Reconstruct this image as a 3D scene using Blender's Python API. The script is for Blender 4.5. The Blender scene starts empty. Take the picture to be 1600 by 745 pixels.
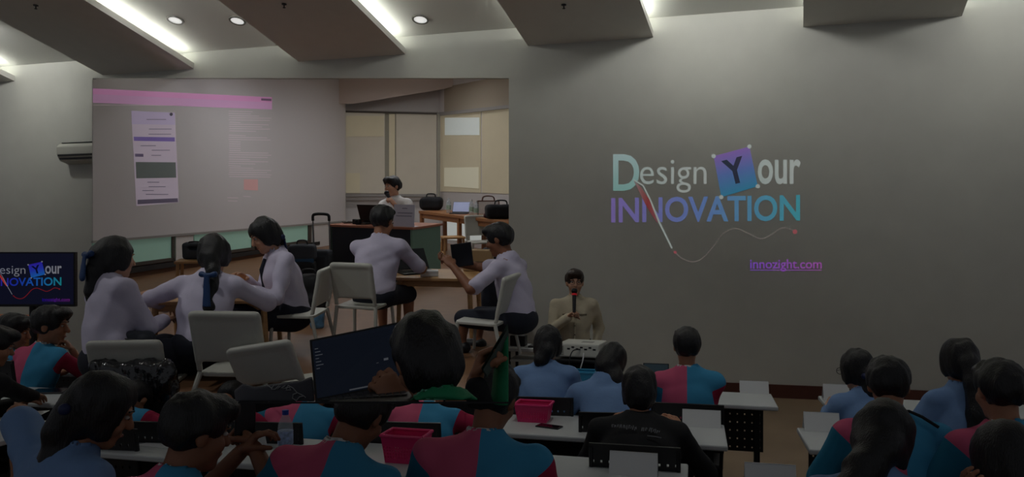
import bpy, math, random
import numpy as np
from mathutils import Vector, Matrix, Euler

random.seed(7)
SC = bpy.context.scene
COL = SC.collection
F = 1155.0            # focal length in pixels of a 1600 x 745 frame
HOR = 395.0           # image row of the hall's horizon
CAMZ = 1.75
RAKE = 135.0 / 1155.0  # slope of the raked classroom platform
RANG = math.atan(RAKE)
DROP = 1.55           # platform plane lies this far under the eye
HX = Vector((0.971, -0.239, 0.0))   # direction along the hall's front wall

# ------------------------------------------------------------------ camera
cam = bpy.data.cameras.new('camera')
cam.sensor_width = 36.0
cam.lens = 36.0 * F / 1600.0
cam.shift_y = (HOR - 372.5) / 1600.0
cam.clip_start = 0.05
camo = bpy.data.objects.new('camera', cam)
COL.objects.link(camo)
camo.location = (0, 0, CAMZ)
camo.rotation_euler = (math.pi / 2, 0, 0)
SC.camera = camo

# ------------------------------------------------------------------ world, exposure
w = bpy.data.worlds.new('world')
SC.world = w
w.use_nodes = True
bg = w.node_tree.nodes['Background']
bg.inputs[0].default_value = (0.80, 0.83, 0.9, 1)
bg.inputs[1].default_value = 0.11
SC.view_settings.view_transform = 'Standard'
SC.view_settings.look = 'None'
SC.view_settings.gamma = 1.0
SC.view_settings.exposure = 0.0
SC.view_settings.use_curve_mapping = False
COVE = 14.0            # emission of the hall's cove lamps
WASH = 66.0           # watts of each added, unseen wall-washing downlight
STAGE = 150.0         # watts of each added, unseen downlight aimed at platform and front rows
CLASS_FILL = 15.0      # emission of the classroom's added ceiling lamps

# ------------------------------------------------------------------ helpers
def lin(c):
    c = c / 255.0
    return c / 12.92 if c <= 0.04045 else ((c + 0.055) / 1.055) ** 2.4
def rgb(r, g, b):
    return (lin(r), lin(g), lin(b), 1.0)

MATS = {}
def mat(name, col, rough=0.6, metal=0.0, emit=0.0, ecol=None, var=0.0, vscale=6.0, bump=0.0, bscale=40.0,
        trans=0.0, alpha=1.0, stretch=None, spec=None, sheen=0.0):
    if name in MATS:
        return MATS[name]
    m = bpy.data.materials.new(name)
    m.use_nodes = True
    nt = m.node_tree
    b = nt.nodes['Principled BSDF']
    c = rgb(*col)
    b.inputs['Base Color'].default_value = c
    b.inputs['Roughness'].default_value = rough
    b.inputs['Metallic'].default_value = metal
    if spec is not None:
        b.inputs['Specular IOR Level'].default_value = spec
    if sheen:
        b.inputs['Sheen Weight'].default_value = sheen
    if emit:
        b.inputs['Emission Color'].default_value = rgb(*ecol) if ecol else c
        b.inputs['Emission Strength'].default_value = emit
    if trans:
        b.inputs['Transmission Weight'].default_value = trans
    if alpha < 1:
        b.inputs['Alpha'].default_value = alpha
    if var or bump:
        tc = nt.nodes.new('ShaderNodeTexCoord')
        src = tc.outputs['Object']
        if stretch:
            mp = nt.nodes.new('ShaderNodeMapping')
            mp.inputs['Scale'].default_value = stretch
            nt.links.new(src, mp.inputs['Vector'])
            src = mp.outputs['Vector']
    if var:
        n = nt.nodes.new('ShaderNodeTexNoise')
        n.inputs['Scale'].default_value = vscale
        n.inputs['Detail'].default_value = 5
        nt.links.new(src, n.inputs['Vector'])
        r = nt.nodes.new('ShaderNodeMapRange')
        r.inputs['From Min'].default_value = 0.3
        r.inputs['From Max'].default_value = 0.7
        r.inputs['To Min'].default_value = 1 - var
        r.inputs['To Max'].default_value = 1 + var
        nt.links.new(n.outputs['Fac'], r.inputs['Value'])
        mx = nt.nodes.new('ShaderNodeMix')
        mx.data_type = 'RGBA'
        mx.blend_type = 'MULTIPLY'
        mx.inputs[0].default_value = 1.0
        mx.inputs[6].default_value = c
        nt.links.new(r.outputs['Result'], mx.inputs[7])
        nt.links.new(mx.outputs[2], b.inputs['Base Color'])
    if bump:
        n2 = nt.nodes.new('ShaderNodeTexNoise')
        n2.inputs['Scale'].default_value = bscale
        n2.inputs['Detail'].default_value = 4
        nt.links.new(src, n2.inputs['Vector'])
        bp = nt.nodes.new('ShaderNodeBump')
        bp.inputs['Strength'].default_value = bump
        bp.inputs['Distance'].default_value = 0.01
        nt.links.new(n2.outputs['Fac'], bp.inputs['Height'])
        nt.links.new(bp.outputs['Normal'], b.inputs['Normal'])
    MATS[name] = m
    return m

def two_tone(name, left, right, sleeve_l, sleeve_r):
    m = bpy.data.materials.new(name)
    m.use_nodes = True
    nt = m.node_tree
    b = nt.nodes['Principled BSDF']
    b.inputs['Roughness'].default_value = 0.8
    b.inputs['Specular IOR Level'].default_value = 0.2
    def att(n):
        a = nt.nodes.new('ShaderNodeAttribute')
        a.attribute_name = n
        g = nt.nodes.new('ShaderNodeMath')
        g.operation = 'GREATER_THAN'
        g.inputs[1].default_value = 0.0
        nt.links.new(a.outputs['Fac'], g.inputs[0])
        return g.outputs[0]
    sx, sl = att('sx'), att('sl')
    def mix(f, a, c):
        x = nt.nodes.new('ShaderNodeMix')
        x.data_type = 'RGBA'
        nt.links.new(f, x.inputs[0])
        for i, v in ((6, a), (7, c)):
            if isinstance(v, tuple):
                x.inputs[i].default_value = v
            else:
                nt.links.new(v, x.inputs[i])
        return x.outputs[2]
    body = mix(sx, rgb(*left), rgb(*right))
    slv = mix(sx, rgb(*sleeve_l), rgb(*sleeve_r))
    nt.links.new(mix(sl, body, slv), b.inputs['Base Color'])
    MATS[name] = m
    return m

def P(x, y, d):
    return Vector(((x - 800) / F * d, d, CAMZ + (HOR - y) / F * d))
def zfloor(Y):
    return CAMZ - DROP + RAKE * Y
def CF(x, by):
    d = F * DROP / (by - 260.0)
    return Vector(((x - 800) / F * d, d, zfloor(d)))
def dwall(x):
    return 9.73 / (1 + 0.246 * (x - 800) / F)
def W(x, y, off=0.0):
    p = P(x, y, dwall(x))
    return p + Vector((-0.239, -0.971, 0)) * off

def tag(o, label=None, cat=None, group=None, kind=None):
    if label: o['label'] = label
    if cat: o['category'] = cat
    if group: o['group'] = group
    if kind: o['kind'] = kind
    return o

def thing(name, label, cat, loc=(0, 0, 0), rz=0.0, group=None, scale=1.0, rake=False):
    o = bpy.data.objects.new(name, None)
    o.empty_display_size = 0.1
    COL.objects.link(o)
    o.location = loc
    if rake:
        o.rotation_mode = 'ZYX'
        o.rotation_euler = (RANG, 0, rz)
    else:
        o.rotation_euler = (0, 0, rz)
    o.scale = (scale, scale, scale)
    return tag(o, label, cat, group)

def link_mesh(name, me, m, parent=None, smooth=False):
    o = bpy.data.objects.new(name, me)
    COL.objects.link(o)
    if m is not None and len(me.materials) == 0:
        me.materials.append(m)
    if parent is not None:
        o.parent = parent
    if smooth:
        me.polygons.foreach_set('use_smooth', [True] * len(me.polygons))
    return o

class MB:
    def __init__(self):
        self.v = []
        self.f = []
    def add(self, vs, fs):
        n = len(self.v)
        self.v += [tuple(p) for p in vs]
        self.f += [tuple(i + n for i in q) for q in fs]
        return self
    def box(self, x0, x1, y0, y1, z0, z1, M=None):
        vs = [Vector(p) for p in ((x0, y0, z0), (x1, y0, z0), (x1, y1, z0), (x0, y1, z0),
                                  (x0, y0, z1), (x1, y0, z1), (x1, y1, z1), (x0, y1, z1))]
        if M is not None:
            vs = [M @ p for p in vs]
        return self.add(vs, [(0, 3, 2, 1), (4, 5, 6, 7), (0, 1, 5, 4), (1, 2, 6, 5), (2, 3, 7, 6), (3, 0, 4, 7)])
    def cyl(self, a, b, r0, r1=None, n=12, caps=True):
        if r1 is None: r1 = r0
        a = Vector(a); b = Vector(b)
        z = (b - a).normalized()
        x = z.orthogonal().normalized()
        y = z.cross(x)
        vs = []
        for c, r in ((a, r0), (b, r1)):
            for i in range(n):
                t = 2 * math.pi * i / n
                vs.append(c + (x * math.cos(t) + y * math.sin(t)) * r)
        fs = [(i, (i + 1) % n, n + (i + 1) % n, n + i) for i in range(n)]
        if caps:
            fs += [tuple(range(n - 1, -1, -1)), tuple(range(n, 2 * n))]
        return self.add(vs, fs)
    def tube(self, pts, r, n=8):
        pts = [Vector(p) for p in pts]
        vs = []
        ref = None
        rs = r if isinstance(r, (list, tuple)) else [r] * len(pts)
        for i, p in enumerate(pts):
            t = (pts[min(i + 1, len(pts) - 1)] - pts[max(i - 1, 0)]).normalized()
            if ref is None:
                ref = t.orthogonal().normalized()
            x = (ref - t * ref.dot(t)).normalized()
            ref = x
            y = t.cross(x)
            for k in range(n):
                a = 2 * math.pi * k / n
                vs.append(p + (x * math.cos(a) + y * math.sin(a)) * rs[i])
        fs = []
        for i in range(len(pts) - 1):
            for k in range(n):
                fs.append((i * n + k, i * n + (k + 1) % n, (i + 1) * n + (k + 1) % n, (i + 1) * n + k))
        fs += [tuple(range(n - 1, -1, -1)), tuple(range((len(pts) - 1) * n, len(pts) * n))]
        return self.add(vs, fs)
    def lathe(self, prof, n=16, c=(0, 0, 0), caps=True):
        vs = []
        for r, z in prof:
            for i in range(n):
                t = 2 * math.pi * i / n
                vs.append((c[0] + r * math.cos(t), c[1] + r * math.sin(t), c[2] + z))
        fs = []
        for j in range(len(prof) - 1):
            for i in range(n):
                fs.append((j * n + i, j * n + (i + 1) % n, (j + 1) * n + (i + 1) % n, (j + 1) * n + i))
        if caps:
            fs += [tuple(range(n - 1, -1, -1)), tuple(range((len(prof) - 1) * n, len(prof) * n))]
        return self.add(vs, fs)
    def slab(self, front, back):
        n = len(front)
        fs = [tuple(range(n)), tuple(range(2 * n - 1, n - 1, -1))]
        fs += [((i + 1) % n, i, n + i, n + (i + 1) % n) for i in range(n)]
        return self.add(list(front) + list(back), fs)
    def build(self, name, m, parent=None, bevel=0.0, smooth=False, seg=2):
        me = bpy.data.meshes.new(name)
        me.from_pydata(self.v, [], self.f)
        me.update()
        o = link_mesh(name, me, m, parent, smooth)
        if bevel:
            md = o.modifiers.new('bevel', 'BEVEL')
            md.width = bevel
            md.segments = seg
            md.limit_method = 'ANGLE'
        return o

def rrect(wd, ht, r, n=5):
    pts = []
    for cx, cy, a0 in ((wd / 2 - r, ht / 2 - r, 0), (-wd / 2 + r, ht / 2 - r, 90), (-wd / 2 + r, -ht / 2 + r, 180), (wd / 2 - r, -ht / 2 + r, 270)):
        for i in range(n):
            a = math.radians(a0 + 90 * i / (n - 1))
            pts.append((cx + r * math.cos(a), cy + r * math.sin(a)))
    return pts

# ------------------------------------------------------------------ signed distance fields and surface nets
class Field:
    def __init__(self, lo, hi, h):
        self.lo = np.array(lo, dtype=np.float32)
        self.h = h
        n = np.ceil((np.array(hi) - np.array(lo)) / h).astype(int) + 2
        self.ax = [self.lo[i] + h * np.arange(n[i], dtype=np.float32) for i in range(3)]
        self.v = np.full(tuple(n), 0.25, dtype=np.float32)
    def win(self, lo, hi):
        s = []
        for i in range(3):
            a = int(np.floor((lo[i] - self.lo[i]) / self.h)); b = int(np.ceil((hi[i] - self.lo[i]) / self.h)) + 1
            a = max(a, 0); b = min(b, self.v.shape[i])
            if b <= a: return None
            s.append(slice(a, b))
        X = self.ax[0][s[0]][:, None, None]
        Y = self.ax[1][s[1]][None, :, None]
        Z = self.ax[2][s[2]][None, None, :]
        return tuple(s), X, Y, Z
    def put(self, s, d, k, op):
        a = self.v[s]
        if op == 'sub':
            d = -d
            if k > 0:
                hh = np.maximum(k - np.abs(a - d), 0) / k
                self.v[s] = np.maximum(a, d) + hh * hh * k * 0.25
            else:
                self.v[s] = np.maximum(a, d)
        else:
            if k > 0:
                hh = np.maximum(k - np.abs(a - d), 0) / k
                self.v[s] = np.minimum(a, d) - hh * hh * k * 0.25
            else:
                self.v[s] = np.minimum(a, d)
    def cap(self, a, b, ra, rb=None, k=0.02, op='add', flat=None):
        if rb is None: rb = ra
        a = np.array(a, dtype=np.float32); b = np.array(b, dtype=np.float32)
        m = max(ra, rb) + max(k, self.h * 2) + 0.02
        w = self.win(np.minimum(a, b) - m, np.maximum(a, b) + m)
        if w is None: return self
        s, X, Y, Z = w
        ba = b - a
        px, py, pz = X - a[0], Y - a[1], Z - a[2]
        t = np.clip((px * ba[0] + py * ba[1] + pz * ba[2]) / max(float(ba @ ba), 1e-9), 0, 1)
        qx, qy, qz = px - ba[0] * t, py - ba[1] * t, pz - ba[2] * t
        if flat is not None:
            ax, f = flat
            g = (qx * ax[0] + qy * ax[1] + qz * ax[2]) * (1 / f - 1)
            qx, qy, qz = qx + ax[0] * g, qy + ax[1] * g, qz + ax[2] * g
        d = np.sqrt(qx * qx + qy * qy + qz * qz) - (ra + (rb - ra) * t)
        self.put(s, d, k, op)
        return self
    def ell(self, c, r, R=None, k=0.02, op='add'):
        c = np.array(c, dtype=np.float32)
        m = max(r) + max(k, self.h * 2) + 0.02
        w = self.win(c - m, c + m)
        if w is None: return self
        s, X, Y, Z = w
        px, py, pz = X - c[0], Y - c[1], Z - c[2]
        if R is None:
            R = np.eye(3)
        u = px * R[0, 0] + py * R[1, 0] + pz * R[2, 0]
        v = px * R[0, 1] + py * R[1, 1] + pz * R[2, 1]
        ww = px * R[0, 2] + py * R[1, 2] + pz * R[2, 2]
        k0 = np.sqrt((u / r[0]) ** 2 + (v / r[1]) ** 2 + (ww / r[2]) ** 2)
        k1 = np.sqrt((u / r[0] ** 2) ** 2 + (v / r[1] ** 2) ** 2 + (ww / r[2] ** 2) ** 2) + 1e-6
        self.put(s, k0 * (k0 - 1) / k1, k, op)
        return self
    def rbox(self, c, r, R=None, rad=0.02, k=0.02, op='add'):
        c = np.array(c, dtype=np.float32)
        m = float(np.linalg.norm(r)) + 0.04
        w = self.win(c - m, c + m)
        if w is None: return self
        s, X, Y, Z = w
        px, py, pz = X - c[0], Y - c[1], Z - c[2]
        if R is None: R = np.eye(3)
        q = [np.abs(px * R[0, i] + py * R[1, i] + pz * R[2, i]) - (r[i] - rad) for i in range(3)]
        o = np.sqrt(sum(np.maximum(a, 0) ** 2 for a in q))
        d = o + np.minimum(np.maximum(np.maximum(q[0], q[1]), q[2]), 0) - rad
        self.put(s, d, k, op)
        return self
    def plane(self, n, c):
        d = self.ax[0][:, None, None] * n[0] + self.ax[1][None, :, None] * n[1] + self.ax[2][None, None, :] * n[2] - c
        self.v = np.maximum(self.v, d)
        return self
    def noise(self, amp, fr, seed=0, st=(1, 1, 1)):
        rs = np.random.RandomState(seed)
        X = self.ax[0][:, None, None] * st[0]; Y = self.ax[1][None, :, None] * st[1]; Z = self.ax[2][None, None, :] * st[2]
        n = 0
        for i in range(4):
            k = rs.normal(size=3); k /= np.linalg.norm(k); k *= fr * (0.6 + 0.5 * i)
            p = rs.uniform(0, 6.28)
            k2 = rs.normal(size=3) * fr * 0.5
            wv = np.sin(k2[0] * X + k2[1] * Y + k2[2] * Z)
            n = n + np.sin(k[0] * X + k[1] * Y + k[2] * Z + p + 1.5 * wv) / (1 + 0.6 * i)
        self.v = self.v + (amp * 0.5) * n.astype(np.float32)
        return self
    def mesh(self):
        v = self.v
        h = self.h
        v[0] = v[-1] = 0.3; v[:, 0] = v[:, -1] = 0.3; v[:, :, 0] = v[:, :, -1] = 0.3
        s = v < 0
        c = np.zeros(tuple(np.array(v.shape) - 1), dtype=np.int8)
        offs = [(i, j, k) for i in (0, 1) for j in (0, 1) for k in (0, 1)]
        nx, ny, nz = v.shape
        for i, j, k in offs:
            c += s[i:nx - 1 + i, j:ny - 1 + j, k:nz - 1 + k]
        act = (c > 0) & (c < 8)
        I = np.argwhere(act)
        idx = np.full(c.shape, -1, dtype=np.int64)
        idx[act] = np.arange(len(I))
        acc = np.zeros((len(I), 3)); cnt = np.zeros(len(I))
        cv = {o: v[I[:, 0] + o[0], I[:, 1] + o[1], I[:, 2] + o[2]] for o in offs}
        for a in offs:
            for ax in range(3):
                if a[ax] == 0:
                    b = list(a); b[ax] = 1; b = tuple(b)
                    va, vb = cv[a], cv[b]
                    m = (va < 0) != (vb < 0)
                    t = np.where(m, va / np.where(m, va - vb, 1), 0)
                    p = np.array(a)[None, :].repeat(len(I), 0).astype(float)
                    p[:, ax] += t
                    acc += p * m[:, None]; cnt += m
        V = self.lo + h * (I + acc / np.maximum(cnt, 1)[:, None])
        Fs = []
        for ax in range(3):
            sl0 = [slice(None)] * 3; sl1 = [slice(None)] * 3
            sl0[ax] = slice(0, -1); sl1[ax] = slice(1, None)
            e = s[tuple(sl0)] != s[tuple(sl1)]
            E = np.argwhere(e)
            u, w_ = (ax + 1) % 3, (ax + 2) % 3
            ok = (E[:, u] > 0) & (E[:, w_] > 0) & (E[:, u] < v.shape[u] - 1) & (E[:, w_] < v.shape[w_] - 1)
            E = E[ok]
            ins = s[E[:, 0], E[:, 1], E[:, 2]]
            q = []
            for du, dw in ((-1, -1), (0, -1), (0, 0), (-1, 0)):
                G = E.copy(); G[:, u] += du; G[:, w_] += dw
                q.append(idx[G[:, 0], G[:, 1], G[:, 2]])
            q = np.stack(q, 1)
            q[~ins] = q[~ins][:, ::-1]
            Fs.append(q)
        return V, np.concatenate(Fs)

def np_mesh(name, parts, m, parent=None, attrs=None):
    Vs, Fs, n = [], [], 0
    for V, Q in parts:
        Vs.append(V); Fs.append(Q + n); n += len(V)
    V = np.concatenate(Vs).astype(np.float32); Q = np.concatenate(Fs).astype(np.int32)
    me = bpy.data.meshes.new(name)
    me.vertices.add(len(V)); me.vertices.foreach_set('co', V.ravel())
    me.loops.add(Q.size); me.loops.foreach_set('vertex_index', Q.ravel())
    me.polygons.add(len(Q))
    me.polygons.foreach_set('loop_start', np.arange(0, Q.size, 4, dtype=np.int32))
    me.polygons.foreach_set('use_smooth', np.ones(len(Q), dtype=bool))
    me.update(calc_edges=True)
    if attrs:
        for k, a in attrs.items():
            at = me.attributes.new(k, 'FLOAT', 'POINT')
            at.data.foreach_set('value', a.astype(np.float32))
    return link_mesh(name, me, m, parent)

def blob(name, m, parent, lo, hi, h, fn):
    f = Field(lo, hi, h)
    fn(f)
    return np_mesh(name, [f.mesh()], m, parent)

# ------------------------------------------------------------------ people
def rot(ax, deg):
    return np.array(Matrix.Rotation(math.radians(deg), 3, ax))
def unit(v):
    v = np.array(v, dtype=float)
    return v / (np.linalg.norm(v) + 1e-9)

def ik(sh, tg, a, b, pole):
    D = tg - sh; L = np.linalg.norm(D); dr = D / L
    L = min(L, (a + b) * 0.995)
    ca = np.clip((a * a + L * L - b * b) / (2 * a * L), -1, 1)
    sa = math.sqrt(1 - ca * ca)
    pp = pole - dr * (pole @ dr)
    pp = unit(pp)
    el = sh + dr * a * ca + pp * a * sa
    return el, sh + dr * L

def hand_mesh(wr, u, n, curl, side, h=0.006, clips=()):
    """palm and five fingers; u = pointing direction, n = palm normal (towards the gripped thing), side=+1 right hand"""
    u = unit(u); n = unit(n - u * (n @ u)); v = np.cross(u, n) * side   # v towards the thumb
    fd = Field(wr - 0.21, wr + 0.21, h)
    pc = wr + u * 0.045
    R = np.stack([v, u, n], 1)
    fd.cap(wr - u * 0.03, wr + u * 0.01, 0.025, 0.024, k=0.02, flat=(n, 0.8))
    fd.ell(pc, (0.040, 0.052, 0.0165), R, k=0.02)
    fl = [0.066, 0.074, 0.069, 0.054]
    for i in range(4):
        off = (1.5 - i) * 0.0195
        p = wr + u * (0.083 - 0.004 * abs(i - 1)) + v * off
        dr = unit(u + v * off * 2)
        seg = [0.45, 0.32, 0.26]
        ang = 0
        for j, sg in enumerate(seg):
            ang += curl * (62 if j == 0 else 68) * (1 + 0.08 * i)
            a = math.radians(ang)
            q = p + (dr * math.cos(a) + n * math.sin(a)) * fl[i] * sg * 1.15
            fd.cap(p, q, 0.0092 - 0.0008 * j, 0.0086 - 0.0008 * j, k=0.004)
            p = q
    p = wr + u * 0.022 + v * 0.03
    for j, L in enumerate((0.04, 0.032, 0.026)):
        dr = unit(u * (0.75 - 0.1 * j) + v * (0.75 - 0.55 * curl - 0.15 * j) + n * (0.25 + 0.7 * curl))
        q = p + dr * L
        fd.cap(p, q, 0.0125 - 0.0015 * j, 0.011 - 0.0015 * j, k=0.008)
        p = q
    for c_ in clips:
        fd.plane(*c_)
    return fd.mesh()

SKIN = [('skin_light', (196, 150, 122)), ('skin_tan', (170, 118, 88)), ('skin_brown', (140, 92, 66))]
NP = [0]
def person(label, hx, hy, d, yaw=-12, sit=True, stage=False, lean=14, roll=0, twist=0, head=(12, 0, 0), sw=1.0, hs=1.0,
           hands=None, poles=(None, None), curls=(0.25, 0.25), palm=(None, None), hair='short', chain=None, tie=None,
           shirt='two_tone', sleeve='short', collar=None, bottom='navy_cloth', skirt=False, skin=1, face=False,
           clip=None, h=0.015, hh=None, fix=None, group=None, legs=True, hairmat='hair', bulk=1.0, knees=None, base=None, fold=0.0075, shorts=False, nape=False):
    """hx, hy: where the head centre falls in the photograph, d its depth in metres"""
    NP[0] += 1
    seed = NP[0]
    T = rot('Z', twist) @ rot('X', -lean) @ rot('Y', roll)
    rt, fw, up = T[:, 0], T[:, 1], T[:, 2]
    H = rot('Z', head[1]) @ rot('X', -head[0]) @ rot('Y', head[2])
    hr, hf, hu = H[:, 0], H[:, 1], H[:, 2]
    tgt = np.array(P(hx, hy, d))
    nk = unit(up * 0.55 + hu * 0.45) * 0.055
    rel = up * 0.475 + nk + (hu * 0.095 + hf * 0.022) * hs
    a = math.radians(yaw)
    Rz = np.array(((math.cos(a), -math.sin(a), 0), (math.sin(a), math.cos(a), 0), (0, 0, 1)))
    zf = base if base is not None else (zfloor(d) if stage else 0.0)
    if sit:
        s = fix or 1.0
        hipz = (tgt[2] - zf) / s - rel[2]
    else:
        hipz = 0.86
        s = (tgt[2] - zf) / (hipz + rel[2])
    hip = np.array((0, 0, hipz))
    chest = hip + up * 0.29
    nb = hip + up * 0.475
    ntop = nb + nk
    hc = hip + rel
    org = tgt - Rz @ hc * s
    loc = Vector((org[0], org[1], zf))
    root = thing('person', label, 'person', loc, a, group, s)
    cl = None
    if clip is not None:
        # the desk board's inclined plane, and the side of the classroom opening
        cl = []
        for nw, c0 in ((np.array((0.0, -232.0 / F, -1.0)), -CAMZ), (np.array((1.0, 5.0 / F, 0.0)), 0.0)):
            nl_ = s * (Rz.T @ nw)
            q_ = np.linalg.norm(nl_)
            cl.append((nl_ / q_, (c0 - nw @ np.array(loc)) / q_ - 0.003))
        clipz = (clip - zf) / s
    skinm = mat(*SKIN[skin], rough=0.55, var=0.06, vscale=30)
    sgn = (-1, 1)
    sh = [nb - up * 0.075 + rt * (0.158 * sw * q) for q in sgn]
    if hands is None:
        hands = ((-0.15, 0.36, 0.74), (0.15, 0.36, 0.74))
    el, wr = [], []
    hands = list(hands)
    for i, q in enumerate(sgn):
        if isinstance(hands[i], Vector):
            hands[i] = Rz.T @ ((np.array(hands[i]) - np.array(loc)) / s)
        pole = np.array(poles[i] if poles[i] is not None else (0.7 * q, -0.35, -1.0))
        e, w_ = ik(sh[i], np.array(hands[i], dtype=float), 0.275, 0.25, pole)
        el.append(e); wr.append(w_)
    hp = [hip + rt * 0.085 * q for q in sgn]
    if sit:
        kz = max(hipz, 0.14)
        kn = knees or [(-0.12, 0.42, kz), (0.12, 0.42, kz)]
        kn = [np.array(k_, dtype=float) for k_ in kn]
        an = [np.array((k_[0], k_[1] + 0.02, 0.09)) for k_ in kn]
    else:
        kn = [np.array((0.10 * q, 0.01, 0.47)) for q in sgn]
        an = [np.array((0.11 * q, -0.01, 0.09)) for q in sgn]
    pts = [hip, nb, hc] + sh + el + wr + (kn + an if legs else [])
    lo = np.min(pts, 0) - 0.26; hi = np.max(pts, 0) + 0.26
    # --- skin
    fd = Field(lo, hi, h)
    Tm = T
    fd.ell(hip + up * 0.02, (0.155 * bulk, 0.115 * bulk, 0.12), Tm, k=0.05)
    fd.ell(hip + up * 0.16, (0.125 * bulk, 0.095 * bulk, 0.14), Tm, k=0.06)
    fd.ell(chest, (0.148 * sw, 0.105 * bulk, 0.17), Tm, k=0.06)
    for i in range(2):
        fd.cap(nb - up * 0.035, sh[i], 0.052, 0.05, k=0.05)
    fd.cap(nb - up * 0.05, ntop + hu * 0.03, 0.055, 0.048, k=0.03)
    for i in range(2):
        fd.cap(sh[i], el[i], 0.048, 0.038, k=0.02)
        fd.cap(el[i], wr[i], 0.039, 0.027, k=0.015)
        if legs:
            fd.cap(hp[i], kn[i], 0.075, 0.055, k=0.03)
            fd.cap(kn[i], an[i], 0.052, 0.036, k=0.02)
            fd.cap(an[i] - np.array((0, 0.03, 0.05)), an[i] + np.array((0, 0.15, -0.06)), 0.038, 0.03, k=0.02)
    for c_ in (cl or ()):
        fd.plane(*c_)
    parts = [fd.mesh()]
    # --- head, finer
    def hp_(x, y, z):
        return hc + hr * x * hs + hf * y * hs + hu * z * hs
    hg = hh or (0.0075 if face else 0.011)
    fh = Field(np.minimum(hc, nb) - 0.18, np.maximum(hc, nb) + 0.18, hg)
    fh.ell(hp_(0, -0.012, 0.03), (0.073 * hs, 0.092 * hs, 0.088 * hs), H, k=0.02)
    fh.ell(hp_(0, 0.022, -0.045), (0.058 * hs, 0.066 * hs, 0.072 * hs), H, k=0.03)
    fh.ell(hp_(0, 0.062, -0.098), (0.026 * hs, 0.024 * hs, 0.02 * hs), H, k=0.03)
    fh.cap(hp_(0, 0.084, 0.012), hp_(0, 0.104, -0.024), 0.009 * hs, 0.014 * hs, k=0.014)
    fh.ell(hp_(0, 0.083, -0.062), (0.024 * hs, 0.011 * hs, 0.009 * hs), H, k=0.01)
    for q in sgn:
        fh.ell(hp_(q * 0.031, 0.092, 0.008), (0.017 * hs, 0.012 * hs, 0.010 * hs), H, k=0.012, op='sub')
        fh.ell(hp_(q * 0.03, 0.08, 0.028), (0.022 * hs, 0.012 * hs, 0.006 * hs), H, k=0.012)
        fh.ell(hp_(q * 0.038, 0.058, -0.03), (0.024 * hs, 0.024 * hs, 0.022 * hs), H, k=0.025)
        fh.ell(hp_(q * 0.074, -0.008, -0.008), (0.011 * hs, 0.02 * hs, 0.032 * hs), H, k=0.008)
    fh.cap(nb - up * 0.02, ntop + hu * 0.02, 0.052, 0.048, k=0.03)
    for c_ in (cl or ()):
        fh.plane(*c_)
    parts.append(fh.mesh())
    for i, q in enumerate(sgn):
        if clip is not None and wr[i][2] < clipz - 0.09:
            continue
        fa = unit(wr[i] - el[i])
        pn = np.array(palm[i]) if palm[i] is not None else np.array((0, 0.1, -1.0))
        parts.append(hand_mesh(wr[i], fa, pn, curls[i], q, clips=cl or ()))
    np_mesh('body', parts, skinm, root)
    if face:
        em = mat('eye_dark', (24, 18, 16), 0.3)
        wm = mat('eye_white', (190, 186, 180), 0.4)
        for q in sgn:
            m1 = MB(); m1.lathe([(0.0, -0.009), (0.006, -0.007), (0.009, 0), (0.006, 0.007), (0.0, 0.009)], 10)
            o = m1.build('eye', wm, root, smooth=True); o.location = hp_(q * 0.031, 0.076, 0.008); o.scale = (1.6, 1, 0.8)
            m1 = MB(); m1.lathe([(0.0, -0.006), (0.004, -0.004), (0.006, 0), (0.004, 0.004), (0.0, 0.006)], 10)
            o = m1.build('iris', em, root, smooth=True); o.location = hp_(q * 0.031, 0.083, 0.007)
            MB().tube([hp_(q * 0.015, 0.09, 0.03), hp_(q * 0.032, 0.088, 0.036), hp_(q * 0.05, 0.074, 0.031)], 0.0035, 6).build('eyebrow', mat('hair', (16, 14, 15), 0.42), root)
        MB().tube([hp_(-0.02, 0.088, -0.061), hp_(0, 0.096, -0.06), hp_(0.02, 0.088, -0.061)], [0.002, 0.0042, 0.002], 6).build('lips', mat('lips', (140, 72, 66), 0.5), root)
    # --- hair
    hm = MATS.get(hairmat) or mat('hair', (16, 14, 15), 0.42)
    cpts = []
    if chain:
        cpts = [(hc + np.array(c[:3]) * hs, c[3] * hs) for c in chain]
    allp = [hc] + [c[0] for c in cpts]
    hgr = hh or 0.0095
    fr = Field(np.min(allp, 0) - 0.17, np.max(allp, 0) + 0.17, hgr)
    vol = 1.0
    fr.ell(hp_(0, -0.016, 0.036), (0.089 * hs, 0.107 * hs, 0.094 * hs), H, k=0.01)
    if hair == 'short':
        fr.ell(hp_(0, -0.04, 0.0), (0.08 * hs, 0.074 * hs, 0.07 * hs), H, k=0.03)
        fr.ell(hp_(0, 0.06, 0.085), (0.07 * hs, 0.05 * hs, 0.036 * hs), H, k=0.03)
        for q in sgn:
            fr.ell(hp_(q * 0.09, 0.006, -0.052), (0.032 * hs, 0.055 * hs, 0.062 * hs), H, k=0.012, op='sub')
        if nape:
            fr.ell(hp_(0, -0.05, -0.04), (0.082 * hs, 0.075 * hs, 0.085 * hs), H, k=0.03)
        else:
            fr.ell(hp_(0, -0.075, -0.135), (0.14 * hs, 0.11 * hs, 0.075 * hs), H, k=0.02, op='sub')
    else:
        fr.ell(hp_(0, -0.04, -0.03), (0.084 * hs, 0.085 * hs, 0.095 * hs), H, k=0.03)
        for q in sgn:
            fr.ell(hp_(q * 0.07, 0.02, -0.015), (0.02 * hs, 0.045 * hs, 0.075 * hs), H, k=0.02)
    fr.ell(hp_(0, 0.125, -0.045), (0.085 * hs, 0.088 * hs, 0.105 * hs), H, k=0.015, op='sub')
    fr.ell(hp_(0, 0.05, -0.13), (0.1 * hs, 0.085 * hs, 0.075 * hs), H, k=0.015, op='sub')
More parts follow.
